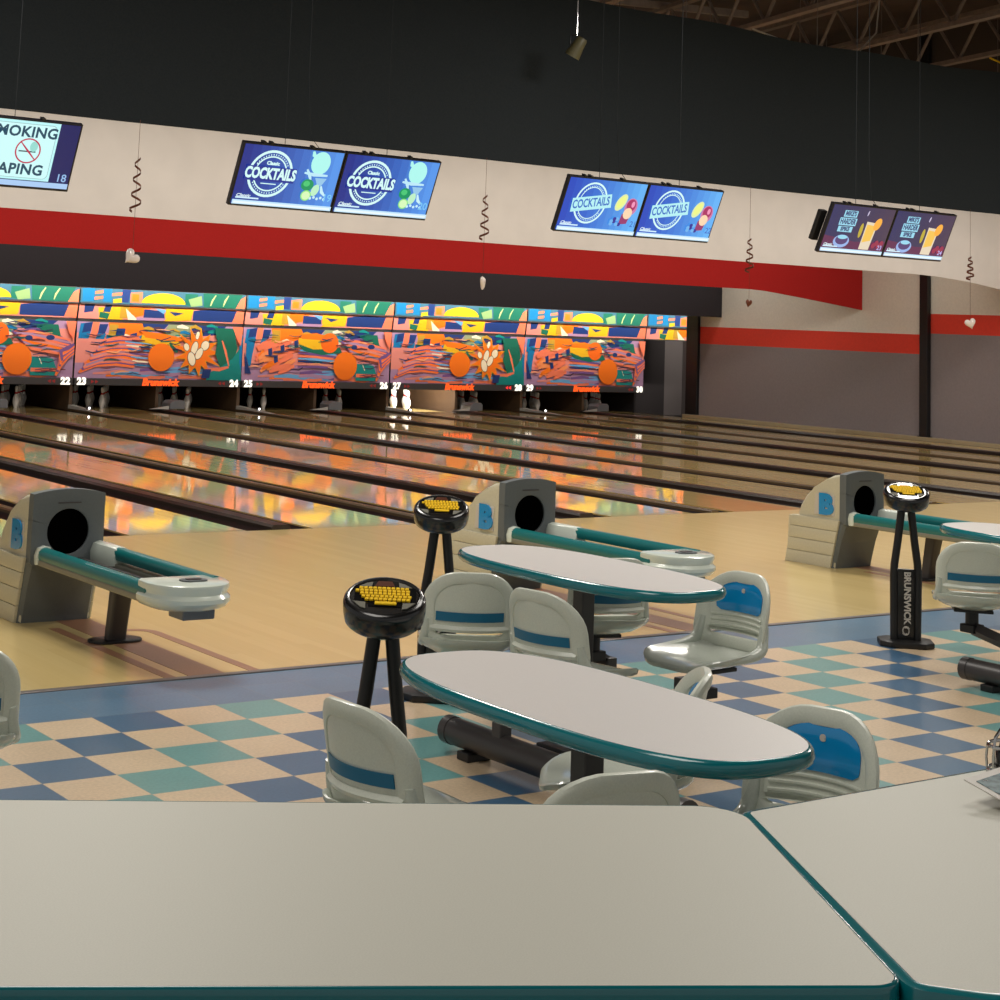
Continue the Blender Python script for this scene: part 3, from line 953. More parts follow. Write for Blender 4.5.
def scr_berry(num, w, h):
    a = Art(0.0003)
    screen_common(a, w, h, (18, 70, 190), (96, 178, 248))
    cx, cy = w * 0.34, h * 0.55
    a.ring(WH, cx, cy, 0.185, 0.2, 0.018)
    a.ring(WH, cx, cy, 0.14, 0.155, 0.008)
    for k in range(14):
        an = R(35 + k * 8)
        for sg in (1, -1):
            a.rect(WH, cx + 0.15 * math.cos(an) - 0.004, cx + 0.15 * math.cos(an) + 0.004, cy + sg * 0.165 * math.sin(an) - 0.006, cy + sg * 0.165 * math.sin(an) + 0.006)
    ro = 0.16
    q = [(-0.225, -0.062), (0.235, -0.062), (0.225, 0.07), (-0.215, 0.07)]
    a.poly((180, 240, 245), [(cx + x * math.cos(ro) - y * math.sin(ro), cy + x * math.sin(ro) + y * math.cos(ro)) for x, y in q])
    a.text((46, 110, 200), 'COCKTAILS', cx, cy + 0.004, 0.115, 0.003, sx=0.68, rot=ro)
    a.ell((226, 240, 170), w * 0.72, h * 0.62, 0.052, 0.09, rot=-0.5)
    a.ell((238, 246, 140), w * 0.72, h * 0.63, 0.034, 0.066, rot=-0.5)
    a.poly((150, 50, 110), [(w * 0.77, h * 0.40), (w * 0.90, h * 0.50), (w * 0.86, h * 0.22), (w * 0.76, h * 0.2)])
    a.ell((206, 120, 170), w * 0.86, h * 0.55, 0.075, 0.085)
    a.ell((170, 40, 100), w * 0.86, h * 0.58, 0.055, 0.06)
    a.ell((240, 150, 190), w * 0.88, h * 0.6, 0.02, 0.03)
    a.ell((250, 216, 180), w * 0.84, h * 0.42, 0.052, 0.055)
    for k in range(7):
        a.ell((40, 40, 150) if k % 2 else (110, 180, 240), w * (0.66 + 0.035 * (k % 4)), h * (0.2 + 0.05 * (k % 3)), 0.02, 0.018)
    a.text((60, 110, 200), str(num), w * 0.95, h * 0.22, 0.08, 0.001)
    screen_bar(a, w, h)
    return a
def scr_tall(num, w, h):
    a = Art(0.0003)
    screen_common(a, w, h, (34, 40, 96), (66, 52, 84))
    a.poly((92, 34, 84), [(0, 0), (w, 0), (w, h * 0.3), (w * 0.5, h * 0.25), (0, h * 0.35)])
    CY = (150, 216, 240)
    a.ell((150, 180, 235), w * 0.29, h * 0.24, 0.115, 0.07)
    a.ell((80, 60, 120), w * 0.29, h * 0.27, 0.09, 0.052)
    a.rect(CY, w * 0.20, w * 0.41, h * 0.76, h * 0.90)
    a.text((34, 50, 110), "MIKE'S", w * 0.305, h * 0.83, 0.07, 0.003, sx=0.8)
    a.rect(CY, w * 0.16, w * 0.43, h * 0.58, h * 0.74)
    a.text((34, 50, 110), 'HARDER', w * 0.295, h * 0.66, 0.08, 0.003, sx=0.72)
    a.rect(CY, w * 0.17, w * 0.40, h * 0.44, h * 0.56)
    a.text((34, 50, 110), 'SPIKE', w * 0.285, h * 0.50, 0.06, 0.003, sx=0.9)
    a.ell(CY, w * 0.29, h * 0.33, 0.07, 0.022)
    a.poly((230, 215, 190), [(w * 0.60, h * 0.1), (w * 0.76, h * 0.1), (w * 0.78, h * 0.68), (w * 0.60, h * 0.7)])
    a.poly((244, 196, 90), [(w * 0.615, h * 0.25), (w * 0.745, h * 0.3), (w * 0.76, h * 0.62), (w * 0.615, h * 0.64)])
    a.ell((250, 176, 70), w * 0.78, h * 0.66, 0.05, 0.07, rot=-0.4)
    a.ell((190, 170, 60), w * 0.54, h * 0.5, 0.025, 0.08)
    a.stroke((200, 190, 220), [(w * 0.58, h * 0.93), (w * 0.575, h * 0.88), (w * 0.57, h * 0.82)], 0.02)
    for k in range(4):
        a.ell((150, 40, 80), w * (0.82 + 0.04 * k), h * (0.2 + 0.06 * (k % 2)), 0.03, 0.03)
    a.text((190, 180, 240), str(num), w * 0.93, h * 0.16, 0.07, 0.001)
    screen_bar(a, w, h)
    return a
def scr_nosmoke(num, w, h):
    a = Art(0.0003)
    a.rect((20, 26, 92), 0, w, 0, h)
    a.rect((190, 248, 250), 0, w * 0.83, h * 0.10, h)
    x0, x1, y0, y1 = w * 0.02, w * 0.81, h * 0.13, h * 0.96
    pts = rring((x1 - x0) / 2, (y1 - y0) / 2, 0.04, 6, (x0 + x1) / 2, (y0 + y1) / 2)
    a.poly((120, 150, 160), pts)
    pts = rring((x1 - x0) / 2 - 0.003, (y1 - y0) / 2 - 0.003, 0.038, 6, (x0 + x1) / 2, (y0 + y1) / 2)
    a.poly((206, 252, 252), pts)
    a.text((20, 70, 96), 'NO SMOKING', (x0 + x1) / 2, h * 0.83, 0.112, 0.0035, sx=1.0, spacing=1.06)
    a.text((20, 70, 96), 'NO VAPING', (x0 + x1) / 2, h * 0.255, 0.112, 0.0035, sx=1.0, spacing=1.06)
    for cx in (w * 0.2, w * 0.60):
        a.rect((40, 70, 80), cx - 0.07, cx + 0.06, h * 0.53, h * 0.55)
        a.ell((150, 220, 210), cx + 0.04, h * 0.62, 0.03, 0.04)
        a.ring((190, 40, 80), cx, h * 0.55, 0.098, 0.098, 0.011)
        a.stroke((190, 40, 80), [(cx - 0.07, h * 0.55 + 0.07), (cx, h * 0.55), (cx + 0.07, h * 0.55 - 0.07)], 0.014)
    a.rect((170, 205, 245), 0, w, 0.004, h * 0.09)
    a.text((150, 190, 235), str(num), w * 0.93, h * 0.17, 0.085, 0.001)
    return a

tilt = R(24)
def tv(x, kind, num, label):
    t = thing('television', label, 'television', (x, 4.87, 2.628), 0, 'televisions hanging over the approach')
    t.rotation_euler = (tilt, 0, 0)
    bm = B(0, TWD, 0, 0.045, 0, TH, bev=0.004)
    obj('tv_casing', bm, M['tvframe'], t)
    w, h = TWD - 0.03, TH - 0.03
    a = kind(num, w, h)
    o = a.build('screen', M['screen'], t)
    o.location = (0.015, -0.0015, 0.018)
    bm = bmesh.new()
    box(bm, 0.2, 0.75, 0.045, 0.08, 0.1, 0.42, bev=0.005)
    obj('rear_box', bm, M['black'], t)
    bm = bmesh.new()
    for xx in (0.17, 0.24, 0.62):
        box(bm, xx, xx + 0.03, 0.0, 0.05, TH, TH + 0.014)
    obj('bracket_tab', bm, M['black'], t)
    return t
for (x, kinds, nums, lab) in (
    (3.47 - W + 0.09, (scr_lime, scr_nosmoke), (17, 18), ('left television of the pair at the left edge of the picture', 'hanging television with a no smoking no vaping notice and number eighteen')),
    (3.47, (scr_lime, scr_lime), (19, 20), ('left television of the pair with green limes and COCKTAILS, numbered nineteen', 'right television of the pair with green limes and COCKTAILS, numbered twenty')),
    (6.765, (scr_berry, scr_berry), (21, 22), ('left television of the bright blue pair with a berry cocktail', 'right television of the bright blue pair with a berry cocktail')),
    (10.175, (scr_tall, scr_tall), (23, 24), ('left television of the dark purple pair with a tall yellow drink', 'right television of the dark purple pair with a tall yellow drink'))):
    for k in (0, 1):
        tv(x + k * 0.952, kinds[k], nums[k], lab[k])
    # hanging frame for each pair: ceiling poles and cables behind the screens
    t = thing('television_hanger', 'thin dark rods and cable holding the television pair %s' % {17: 'at the left edge', 19: 'numbered nineteen and twenty', 21: 'with the berry cocktail', 23: 'with the tall yellow drink'}[nums[0]], 'hanger', (x, 4.7, 3.06), 0, 'television hangers')
    bm = bmesh.new()
    box(bm, 0.05, 1.85, 0.03, 0.06, -0.06, -0.02)
    obj('cross_bar', bm, M['black'], t)
    for xx in (0.42, 1.4):
        obj('hanging_rod', tube(bmesh.new(), [(xx, 0.045, -0.03), (xx, 0.045, 4.5)], 0.003, 6), M['dim_rod'], t)
    obj('cable', tube(bmesh.new(), [(0.8, 0.05, -0.03), (0.76, 0.05, 0.06), (0.66, 0.05, 0.16), (0.62, 0.05, 0.6), (0.6, 0.05, 4.5)], 0.003, 6), M['dim_rod'], t)
# small dark box behind the left edge of the purple pair
o = obj('junction_box', B(0.03, 0.12, 0.0, 0.05, 0, 0.32, bev=0.004), M['black'])
o.location = (10.125, 4.93, 2.75)
o.rotation_euler = (tilt, 0, 0)
tag(o, 'black box sticking out left of the purple television pair', 'box')

# ------------------------------------------------------------------ hanging hearts on spiral ribbons
def heart_pts(s, n=28):
    pts = []
    for i in range(n):
        a = 2 * PI * i / n
        pts.append((s * 16 * math.sin(a) ** 3 / 16, s * (13 * math.cos(a) - 5 * math.cos(2 * a) - 2 * math.cos(3 * a) - math.cos(4 * a)) / 16))
    return pts
for (x, ztop, zs0, zs1, zh, rz, where) in ((4.01, 3.56, 3.20, 2.69, 2.275, 0.8, 'at the far left'), (8.11, 3.56, 3.15, 2.67, 2.23, 0.1, 'between the television pairs in the middle'),
                                 (12.09, 3.56, 2.92, 2.52, 2.16, 0.2, 'near the right end of the red banner'), (16.2, 3.56, 2.92, 2.62, 2.055, -0.3, 'near the right edge')):
    t = thing('heart_decoration', 'spiral ribbon with a small pearl heart hanging %s' % where, 'decoration', (x, 7.69, zh), 0, 'hanging heart decorations')
    obj('string', tube(bmesh.new(), [(0, 0, 0.03), (0, 0, ztop - zh)], 0.0022, 5), M['foil'], t)
    rows = []
    n = 60
    L_ = zs0 - zs1
    for i in range(n + 1):
        f = i / n
        an = f * 2 * PI * 3.6
        r = 0.052 * (0.5 + f * 0.6)
        z = zs0 - zh - f * L_
        ww = 0.012
        rows.append([(r * math.cos(an), r * math.sin(an), z - ww), (r * math.cos(an), r * math.sin(an), z + ww)])
    obj('spiral_ribbon', slab(bmesh.new(), rows, (0.001, 0.001, 0)), M['foil'], t, True)
    bm = bmesh.new()
    H = heart_pts(0.078)
    rings = []
    for f, yy in ((0.15, -0.030), (0.6, -0.026), (0.88, -0.015), (1.0, 0.0), (0.88, 0.011), (0.6, 0.019), (0.15, 0.022)):
        rings.append([(p[0] * f, yy, p[1] * f - 0.01) for p in H])
    loft(bm, rings)
    h = obj('heart', bm, M['heart'], t, True)
    h.rotation_euler = (0, rz, -0.5 if x != 8.11 else 0.75)
    if x == 12.09:
        h.scale = (0.5, 0.6, 0.7)
        h.data.materials[0] = M['foil']
        t['label'] = 'brown spiral ribbon with a small dark curl near the right end of the red banner'

# ------------------------------------------------------------------ spotlight on a rod
t = thing('hanging_spotlight', 'small olive spotlight hanging from a thin rod before the black curtain', 'spotlight', (8.745, 7.0, 4.77))
obj('rod', tube(bmesh.new(), [(0, 0, 0.12), (0, 0, 2.9)], 0.007, 8), M['chrome'], t)
bm = bmesh.new()
Mx = Matrix.Translation((0.01, 0, 0.0)) @ Matrix.Rotation(R(18), 4, 'Y') @ Matrix.Rotation(R(25), 4, 'X')
lathe(bm, [(0.05, 0.11), (0.062, 0.09), (0.068, 0.0), (0.082, -0.09), (0.085, -0.12), (0.07, -0.12)], 20, M=Mx)
obj('lamp_can', bm, M['olive'], t, True)
bm = bmesh.new()
tube(bm, [(-0.09, 0, 0.02), (-0.09, 0, 0.11), (0, 0, 0.13), (0.09, 0, 0.11), (0.09, 0, 0.02)], 0.008, 8)
obj('yoke', bm, M['black'], t)
# fabric streamer wires above the curtain are part of the trusses' clutter: one yellow cable
bm = tube(bmesh.new(), [(18.6, 9.2, 6.05), (19.2, 9.0, 5.85), (20.0, 9.2, 6.05), (20.6, 9.6, 5.9), (21.4, 9.5, 6.15), (22.5, 10.0, 6.2)], 0.014, 6)
tag(obj('ceiling_cable', bm, M['yellow'], None, True), 'loose yellow cable looping below the trusses at the top right', 'cable')
bm = tube(bmesh.new(), [(12.6, 8.2, 5.6), (13.6, 8.1, 5.42), (14.6, 8.3, 5.5), (15.6, 8.8, 6.0), (15.9, 9.0, 6.55)], 0.011, 6)
tag(obj('ceiling_cable', bm, M['wedge'], None, True), 'pale thin cable sagging behind the top of the black curtain', 'cable')

# ------------------------------------------------------------------ ball returns
def make_ball_return():
    t = thing('ball_return', '', 'ball return')
    # local origin: centre x, front of the machine at y = 0 (world 2.15)
    hw = 0.215
    # shell: light sides and top
    prof = [(0.10, 0.0), (0.06, 0.3), (0.02, 0.44), (0.02, 0.69), (0.05, 0.722), (0.12, 0.710), (0.19, 0.675), (0.32, 0.60), (0.40, 0.535), (0.46, 0.45), (0.485, 0.39), (0.50, 0.0)]
    bm = bmesh.new()
    prism(bm, prof, 'x', -hw, hw, bev=0.022, seg=3)
    obj('return_body', bm, M['beige'], t, True)
    # stepped lower cheeks with ridges
    for sx in (-1, 1):
        bm = bmesh.new()
        xa, xb = sx * hw, sx * (hw + 0.022)
        x0, x1 = min(xa, xb), max(xa, xb)
        zs = [0.0, 0.094, 0.097, 0.191, 0.194, 0.284, 0.287, 0.370, 0.38]
        for i in range(4):
            z0, z1 = zs[2 * i], zs[2 * i + 1]
            f = lambda z: 0.60 - 0.075 * z / 0.38
            g = lambda z: 0.13 - 0.09 * z / 0.38
            prism(bm, [(g(z0), z0), (g(z1), z1), (f(z1), z1), (f(z0), z0)], 'x', x0, x1, bev=0.004)
        obj('side_cheek', bm, M['beige'], t, True)
    bm = bmesh.new()
    prism(bm, [(0.14, 0.0), (0.10, 0.36), (0.585, 0.36), (0.60, 0.0)], 'x', -hw + 0.004, hw - 0.004)
    obj('lower_body', bm, M['beige'], t)
    # front face with the round hole
    bm = bmesh.new()
    n = 72
    out = []
    zc, rr = 0.515, 0.128
    for i in range(n):
        a = 2 * PI * (i + 0.5) / n
        dx, dz = math.cos(a), math.sin(a)
        ztop = 0.752
        zb = 0.33
        k = min((hw + 0.004) / abs(dx) if abs(dx) > 1e-6 else 9, (ztop - zc) / dz if dz > 1e-6 else 9, (zb - zc) / dz if dz < -1e-6 else 9)
        x, z = dx * k, zc + dz * k
        if z > 0.6:
            z -= 0.026 * (x / hw) ** 2
        out.append((x, z))
    inn = [(rr * math.cos(2 * PI * (i + 0.5) / n), zc + rr * math.sin(2 * PI * (i + 0.5) / n)) for i in range(n)]
    rings = [[(x, 0.02, z) for x, z in inn], [(x, -0.012, z) for x, z in [(p[0] * 0.99, zc + (p[1] - zc) * 0.99) for p in inn]], [(x, -0.016, z) for x, z in [(p[0] * 1.05, zc + (p[1] - zc) * 1.05) for p in inn]],
             [(x, -0.014, z) for x, z in out], [(x, 0.05, z) for x, z in out]]
    loft(bm, rings, caps=False)
    obj('front_panel', bm, M['grey_face'], t, True)
    bm = bmesh.new()
    box(bm, -0.07, 0.07, -0.019, -0.012, 0.672, 0.680, bev=0.002)
    obj('slot_mark', bm, M['dark_steel'], t)
    # lower front, receding towards the floor
    bm = bmesh.new()
    secs = []
    for z, y0, w in ((0.0, 0.10, 0.219), (0.03, 0.095, 0.219), (0.2, 0.05, 0.219), (0.33, 0.0, 0.219), (0.36, -0.010, 0.219)):
        secs.append([(-w, y0 + 0.07, z), (-w, y0 + 0.02, z), (-w + 0.02, y0, z), (w - 0.02, y0, z), (w, y0 + 0.02, z), (w, y0 + 0.07, z)])
    loft(bm, secs)
    obj('front_skirt', bm, M['grey_face'], t, False)
    # black disc closing the hole, its colour standing in for the shade inside
    bm = bmesh.new()
    lathe(bm, [(0.126, 0.0), (0.126, 0.04)], 28, M=Matrix.Translation((0, 0.021, zc)) @ Matrix.Rotation(R(90), 4, 'X'))
    bmesh.ops.delete(bm, geom=bm.faces[:], context='FACES_ONLY')
    bm.free()
    bm = bmesh.new()
    loft(bm, [[(x * 0.985, 0.0, zc + (z - zc) * 0.985) for x, z in inn], [(x * 0.985, 0.0185, zc + (z - zc) * 0.985) for x, z in inn]], caps=True)
    obj('ball_opening_shade', bm, M['hole'], t)
    # raised B emblem on the left flank: grey plaque and blue letter
    bm = bmesh.new()
    prism(bm, [(0.10, 0.395), (0.10, 0.555), (0.30, 0.555), (0.31, 0.395)], 'x', -hw - 0.006, -hw + 0.002, bev=0.003)
    pl = obj('emblem_plaque', bm, M['wedge'], t)
    me = text_mesh('B', 0.205, 0.014, extrude=0.005)
    me.materials.clear(); me.materials.append(M['pad'])
    e = bpy.data.objects.new('emblem_letter', me); C.objects.link(e); e.parent = pl
    e.location = (-hw - 0.011, 0.185, 0.475); e.rotation_euler = (PI / 2, 0, -PI / 2); e.scale = (1.2, 1, 1)
    e['label'] = 'blue letter B emblem'
    # ball rack: two rails towards the bowlers
    def rail(x, y0, y1, name, zc_, m):
        pr = [(-0.034, -0.030), (-0.038, -0.018), (-0.040, 0.0), (-0.036, 0.017), (-0.024, 0.030), (-0.008, 0.037), (0.010, 0.036), (0.026, 0.028), (0.036, 0.014), (0.038, 0.0), (0.032, -0.026), (0.0, -0.034)]
        bm = bmesh.new()
        prism(bm, [(x + a, zc_ + b) for a, b in pr], 'y', y0, y1)
        return obj(name, bm, m, t, True)
    rail(-0.155, -1.42, -0.06, 'rack_rail', 0.400, M['teal_rail'])
    rail(0.19, -1.44, -0.30, 'rack_rail', 0.420, M['teal_rail'])
    for x in (-0.155, 0.19):
        bm = B(x - 0.038, x + 0.038, -1.42, -0.0, 0.338, 0.372, bev=0.008)
        obj('rail_skirt', bm, M['metal_rail'], t)
    obj('rack_floor', B(-0.12, 0.16, -1.40, 0.02, 0.335, 0.350), M['dark_steel'], t)
    bm = bmesh.new()
    for x in (-0.06, 0.06):
        box(bm, x + 0.008, x + 0.032, -1.40, 0.0, 0.350, 0.368, bev=0.003)
    obj('ball_runner', bm, M['dark_steel'], t)
    # white guard over the start of the right rail, white bracket on the left one
    bm = bmesh.new()
    pr = [(-0.055, 0.37), (-0.06, 0.43), (-0.04, 0.485), (0.0, 0.50), (0.045, 0.49), (0.055, 0.44), (0.05, 0.37)]
    rings = []
    for y, s in ((-0.01, 0.8), (-0.03, 0.86), (-0.24, 0.86), (-0.30, 0.84), (-0.33, 0.76)):
        rings.append([(0.19 + a * s, y, 0.41 + (b - 0.44) * s) for a, b in pr])
    loft(bm, rings)
    obj('rail_guard', bm, M['white_plastic'], t, True)
    bm = bmesh.new()
    rings = []
    for y, s in ((-0.015, 0.72), (-0.03, 0.8), (-0.055, 0.8), (-0.07, 0.74)):
        rings.append([(-0.155 + a * s, y, 0.398 + (b - 0.44) * s) for a, b in pr])
    loft(bm, rings)
    obj('rail_bracket', bm, M['white_plastic'], t, True)
    # rounded end bumper
    def bump(hw_, y0, y1, n=20):
        pts = []
        for i in range(n + 1):
            a = PI * i / n
            pts.append((hw_ * math.cos(a), y0 - (y0 - y1) * math.sin(a) ** 0.8))
        return pts
    bm = bmesh.new()
    rings = []
    for z, s in ((0.345, 0.78), (0.36, 0.92), (0.385, 1.0), (0.405, 1.0), (0.422, 0.93), (0.43, 0.93), (0.452, 0.97), (0.470, 0.96), (0.478, 0.90)):
        pts = bump(0.225 * s, -1.40, -1.40 - 0.27 * s)
        pts += [(-0.222 * s, -1.34), (0.222 * s, -1.34)]
        rings.append([(x + 0.02, y, z - 0.027) for x, y in pts])
    loft(bm, rings)
    ec = obj('end_bumper', bm, M['white_plastic'], t, True)
    bm = bmesh.new()
    prism(bm, rring(0.07, 0.045, 0.035, 5, 0.03, -1.50), 'z', 0.449, 0.458)
    obj('button_panel', bm, M['grey_face'], ec)
    bm = bmesh.new()
    prism(bm, rring(0.04, 0.022, 0.015, 4, 0.03, -1.50), 'z', 0.456, 0.462)
    obj('reset_button', bm, M['dark_steel'], ec)
    bm = bmesh.new()
    box(bm, -0.06, 0.12, -1.58, -1.42, 0.272, 0.325, bev=0.008)
    obj('hand_dryer_box', bm, M['graybox'], t)
    # post
    bm = bmesh.new()
    loft(bm, [[(x + 0.06, y - 0.58 - dy, z) for x, y in rring(0.052 + g, 0.04 + g, 0.02, 4)] for z, dy, g in ((0.012, 0.0, 0.0), (0.2, 0.03, 0.002), (0.345, 0.06, 0.006))])
    obj('support_post', bm, M['dark_steel'], t, True)
    bm = bmesh.new()
    prism(bm, rring(0.15, 0.085, 0.08, 8, 0.06, -0.58), 'z', 0.0, 0.014, bev=0.004)
    obj('foot_plate', bm, M['black'], t, True)
    return t
ret = make_ball_return()
for i, (kk, lab) in enumerate(((-2.5, 'grey ball return machine with two teal rails, nearest at the left edge'), (-1.5, 'grey ball return machine partly hidden behind the further white oval table'), (-0.5, 'grey ball return machine on the right, behind the black keypad stand'))):
    t = ret if i == 0 else copy_tree(ret)
    t.location = (D(kk) - 0.098, 2.16, 0)
    t['label'] = lab
    t['group'] = 'ball return machines'

# ------------------------------------------------------------------ scoring keypads
def make_keypad():
    t = thing('keypad_stand', '', 'keypad stand')
    bm = bmesh.new()
    pts = []
    hx, hy, c = 0.155, 0.125, 0.055
    pts = [(hx, hy - c), (hx - c, hy), (-hx + c, hy), (-hx, hy - c), (-hx, -hy + c), (-hx + c, -hy), (hx - c, -hy), (hx, -hy + c)]
    prism(bm, pts, 'z', 0.0, 0.035, bev=0.008)
    obj('base_plate', bm, M['black'], t, True)
    for s in (-1, 1):
        bm = bmesh.new()
        tube(bm, [(s * 0.066, 0, 0.03), (s * 0.068, 0, 0.2), (s * 0.070, 0, 0.40), (s * 0.066, 0, 0.47), (s * 0.048, 0, 0.60), (s * 0.030, 0.0, 0.76), (s * 0.024, 0, 0.84)], 0.024, 14, sec=(0.023, 0.034), up=(1, 0, 0))
        obj('upright', bm, M['black'], t, True)
    pl = obj('logo_plate', B(-0.05, 0.05, -0.008, 0.012, 0.035, 0.44, bev=0.003), M['black_gloss'], t)
    me = text_mesh('BRUNSWICK', 0.052, 0.002, extrude=0.001)
    me.materials.clear(); me.materials.append(M['wedge'])
    o = bpy.data.objects.new('logo_lettering', me); C.objects.link(o); o.parent = pl
    o.location = (0.0, -0.010, 0.27); o.rotation_euler = (0, PI / 2, -PI / 2)
    o.matrix_local = Matrix.Translation((0.006, -0.0105, 0.275)) @ Matrix.Rotation(R(90), 4, 'X') @ Matrix.Rotation(R(-90), 4, 'Z')
    bm = bmesh.new()
    for k in (0, 1):
        cpts = []
        for i in range(11):
            a = PI * (0.15 + 1.5 * i / 10) + k * PI
            cpts.append((0.022 * math.cos(a) * (1 - 0.03 * i), -0.0105, 0.085 + 0.026 * math.sin(a) * (1 - 0.03 * i)))
        tube(bm, cpts, 0.0035, 6)
    obj('logo_swirl', bm, M['wedge'], pl)
    # round head tilted towards the bowlers
    hd_ = bpy.data.objects.new('x', None)
    tiltM = Matrix.Translation((0, 0, 0.868)) @ Matrix.Rotation(R(21), 4, 'X')
    bm = bmesh.new()
    lathe(bm, [(0.10, -0.056), (0.120, -0.053), (0.129, -0.044), (0.133, -0.020), (0.134, 0.0), (0.134, 0.014), (0.131, 0.024), (0.123, 0.032), (0.114, 0.034), (0.111, 0.030), (0.02, 0.030)], 40, M=tiltM)
    head = obj('keypad_head', bm, M['black_gloss'], t, True)
    bpy.data.objects.remove(hd_)
    def tl(bm):
        bmesh.ops.transform(bm, matrix=tiltM, verts=bm.verts)
        return bm
    bm = bmesh.new()
    rows = [(0.044, 11, -0.004), (0.027, 12, -0.008), (0.010, 11, 0.0), (-0.007, 11, 0.006), (-0.024, 10, 0.010)]
    for (y, n, xo) in rows:
        for i in range(n):
            x = (i - (n - 1) / 2) * 0.0148 + xo
            box(bm, x - 0.0062, x + 0.0062, y - 0.0068, y + 0.0068, 0.030, 0.0375, bev=0.0015, seg=1)
    box(bm, -0.03, 0.04, -0.054, -0.038, 0.030, 0.037, bev=0.002, seg=1)
    tl(bm)
    keys = obj('key_block', bm, M['yellow'], head)
    bm = bmesh.new()
    for (y0, y1, x0, x1) in ((-0.062, -0.034, -0.05, 0.055), (-0.034, 0.056, -0.098, 0.1)):
        box(bm, x0, x1, y0, y1, 0.0285, 0.0315)
    tl(bm); obj('key_bed', bm, M['pit'], head)
    bm = bmesh.new()
    prism(bm, [(-0.035, 0.060), (0.03, 0.060), (0.02, 0.092), (-0.025, 0.092)], 'z', 0.0295, 0.034)
    tl(bm); obj('display_window', bm, M['foil'], head)
    for sx in (-1, 1):
        for q in ([(sx * 0.045, 0.058), (sx * 0.086, 0.058), (sx * 0.06, 0.080), (sx * 0.042, 0.088)], [(sx * 0.06, -0.04), (sx * 0.1, -0.036), (sx * 0.075, -0.07), (sx * 0.058, -0.078)]):
            bm = bmesh.new()
            prism(bm, q, 'z', 0.0295, 0.033)
            tl(bm); obj('silver_panel', bm, M['silver'], head)
    return t
kp = make_keypad()
for i, (x, y, rz, lab) in enumerate(((0.15, -2.485, -36, 'black keypad stand with yellow keys, nearest, at the head of the front oval table'), (1.937, -0.294, -38, 'black keypad stand further back, in front of the hidden ball return'), (5.37, -0.25, -42, 'black keypad stand on the right with its octagonal base on the tiles'))):
    t = kp if i == 0 else copy_tree(kp)
    t.location = (x, y, 0)
    t.rotation_euler = (0, 0, R(rz))
    t['label'] = lab
    t['group'] = 'keypad stands'

# ------------------------------------------------------------------ chairs
ZB, ZT = 0.448, 0.755      # back frame
HWB = 0.194
def bend(x, z, y=0.0):
    """place a point of the flat backrest outline on its curved, raked surface (chair faces +Y)"""
    return (x, -0.22 + 0.075 * (x / HWB) ** 2 - (z - ZB) * 0.20 + y, z)
def hw_at(z, inset=0.0, rt=0.13, rb=0.06):
    h = HWB - inset
    t, b = ZT - inset, ZB + inset
    rt2, rb2 = max(rt - inset, 0.02), max(rb - inset, 0.02)
    z = min(max(z, b), t)
    if z > t - rt2:
        d = z - (t - rt2)
        return h - rt2 + math.sqrt(max(0, rt2 * rt2 - d * d))
    if z < b + rb2:
        d = (b + rb2) - z
        return h - rb2 + math.sqrt(max(0, rb2 * rb2 - d * d))
    return h
def panel(bm, z0, z1, inset, y, th, n=14, m=8, hwmax=None, dome=0.0, rt=0.13):
    rows = []
    for i in range(m + 1):
        z = z0 + (z1 - z0) * i / m
        h = hw_at(z, inset, rt)
        if hwmax:
            h = min(h, hwmax)
        row = []
        for j in range(n + 1):
            s = -1 + 2 * j / n
            row.append(bend(s * h, z, y + dome * (1 - s * s) * math.sin(PI * i / m)))
        rows.append(row)
    slab(bm, rows, (0, -th, 0))
    return bm
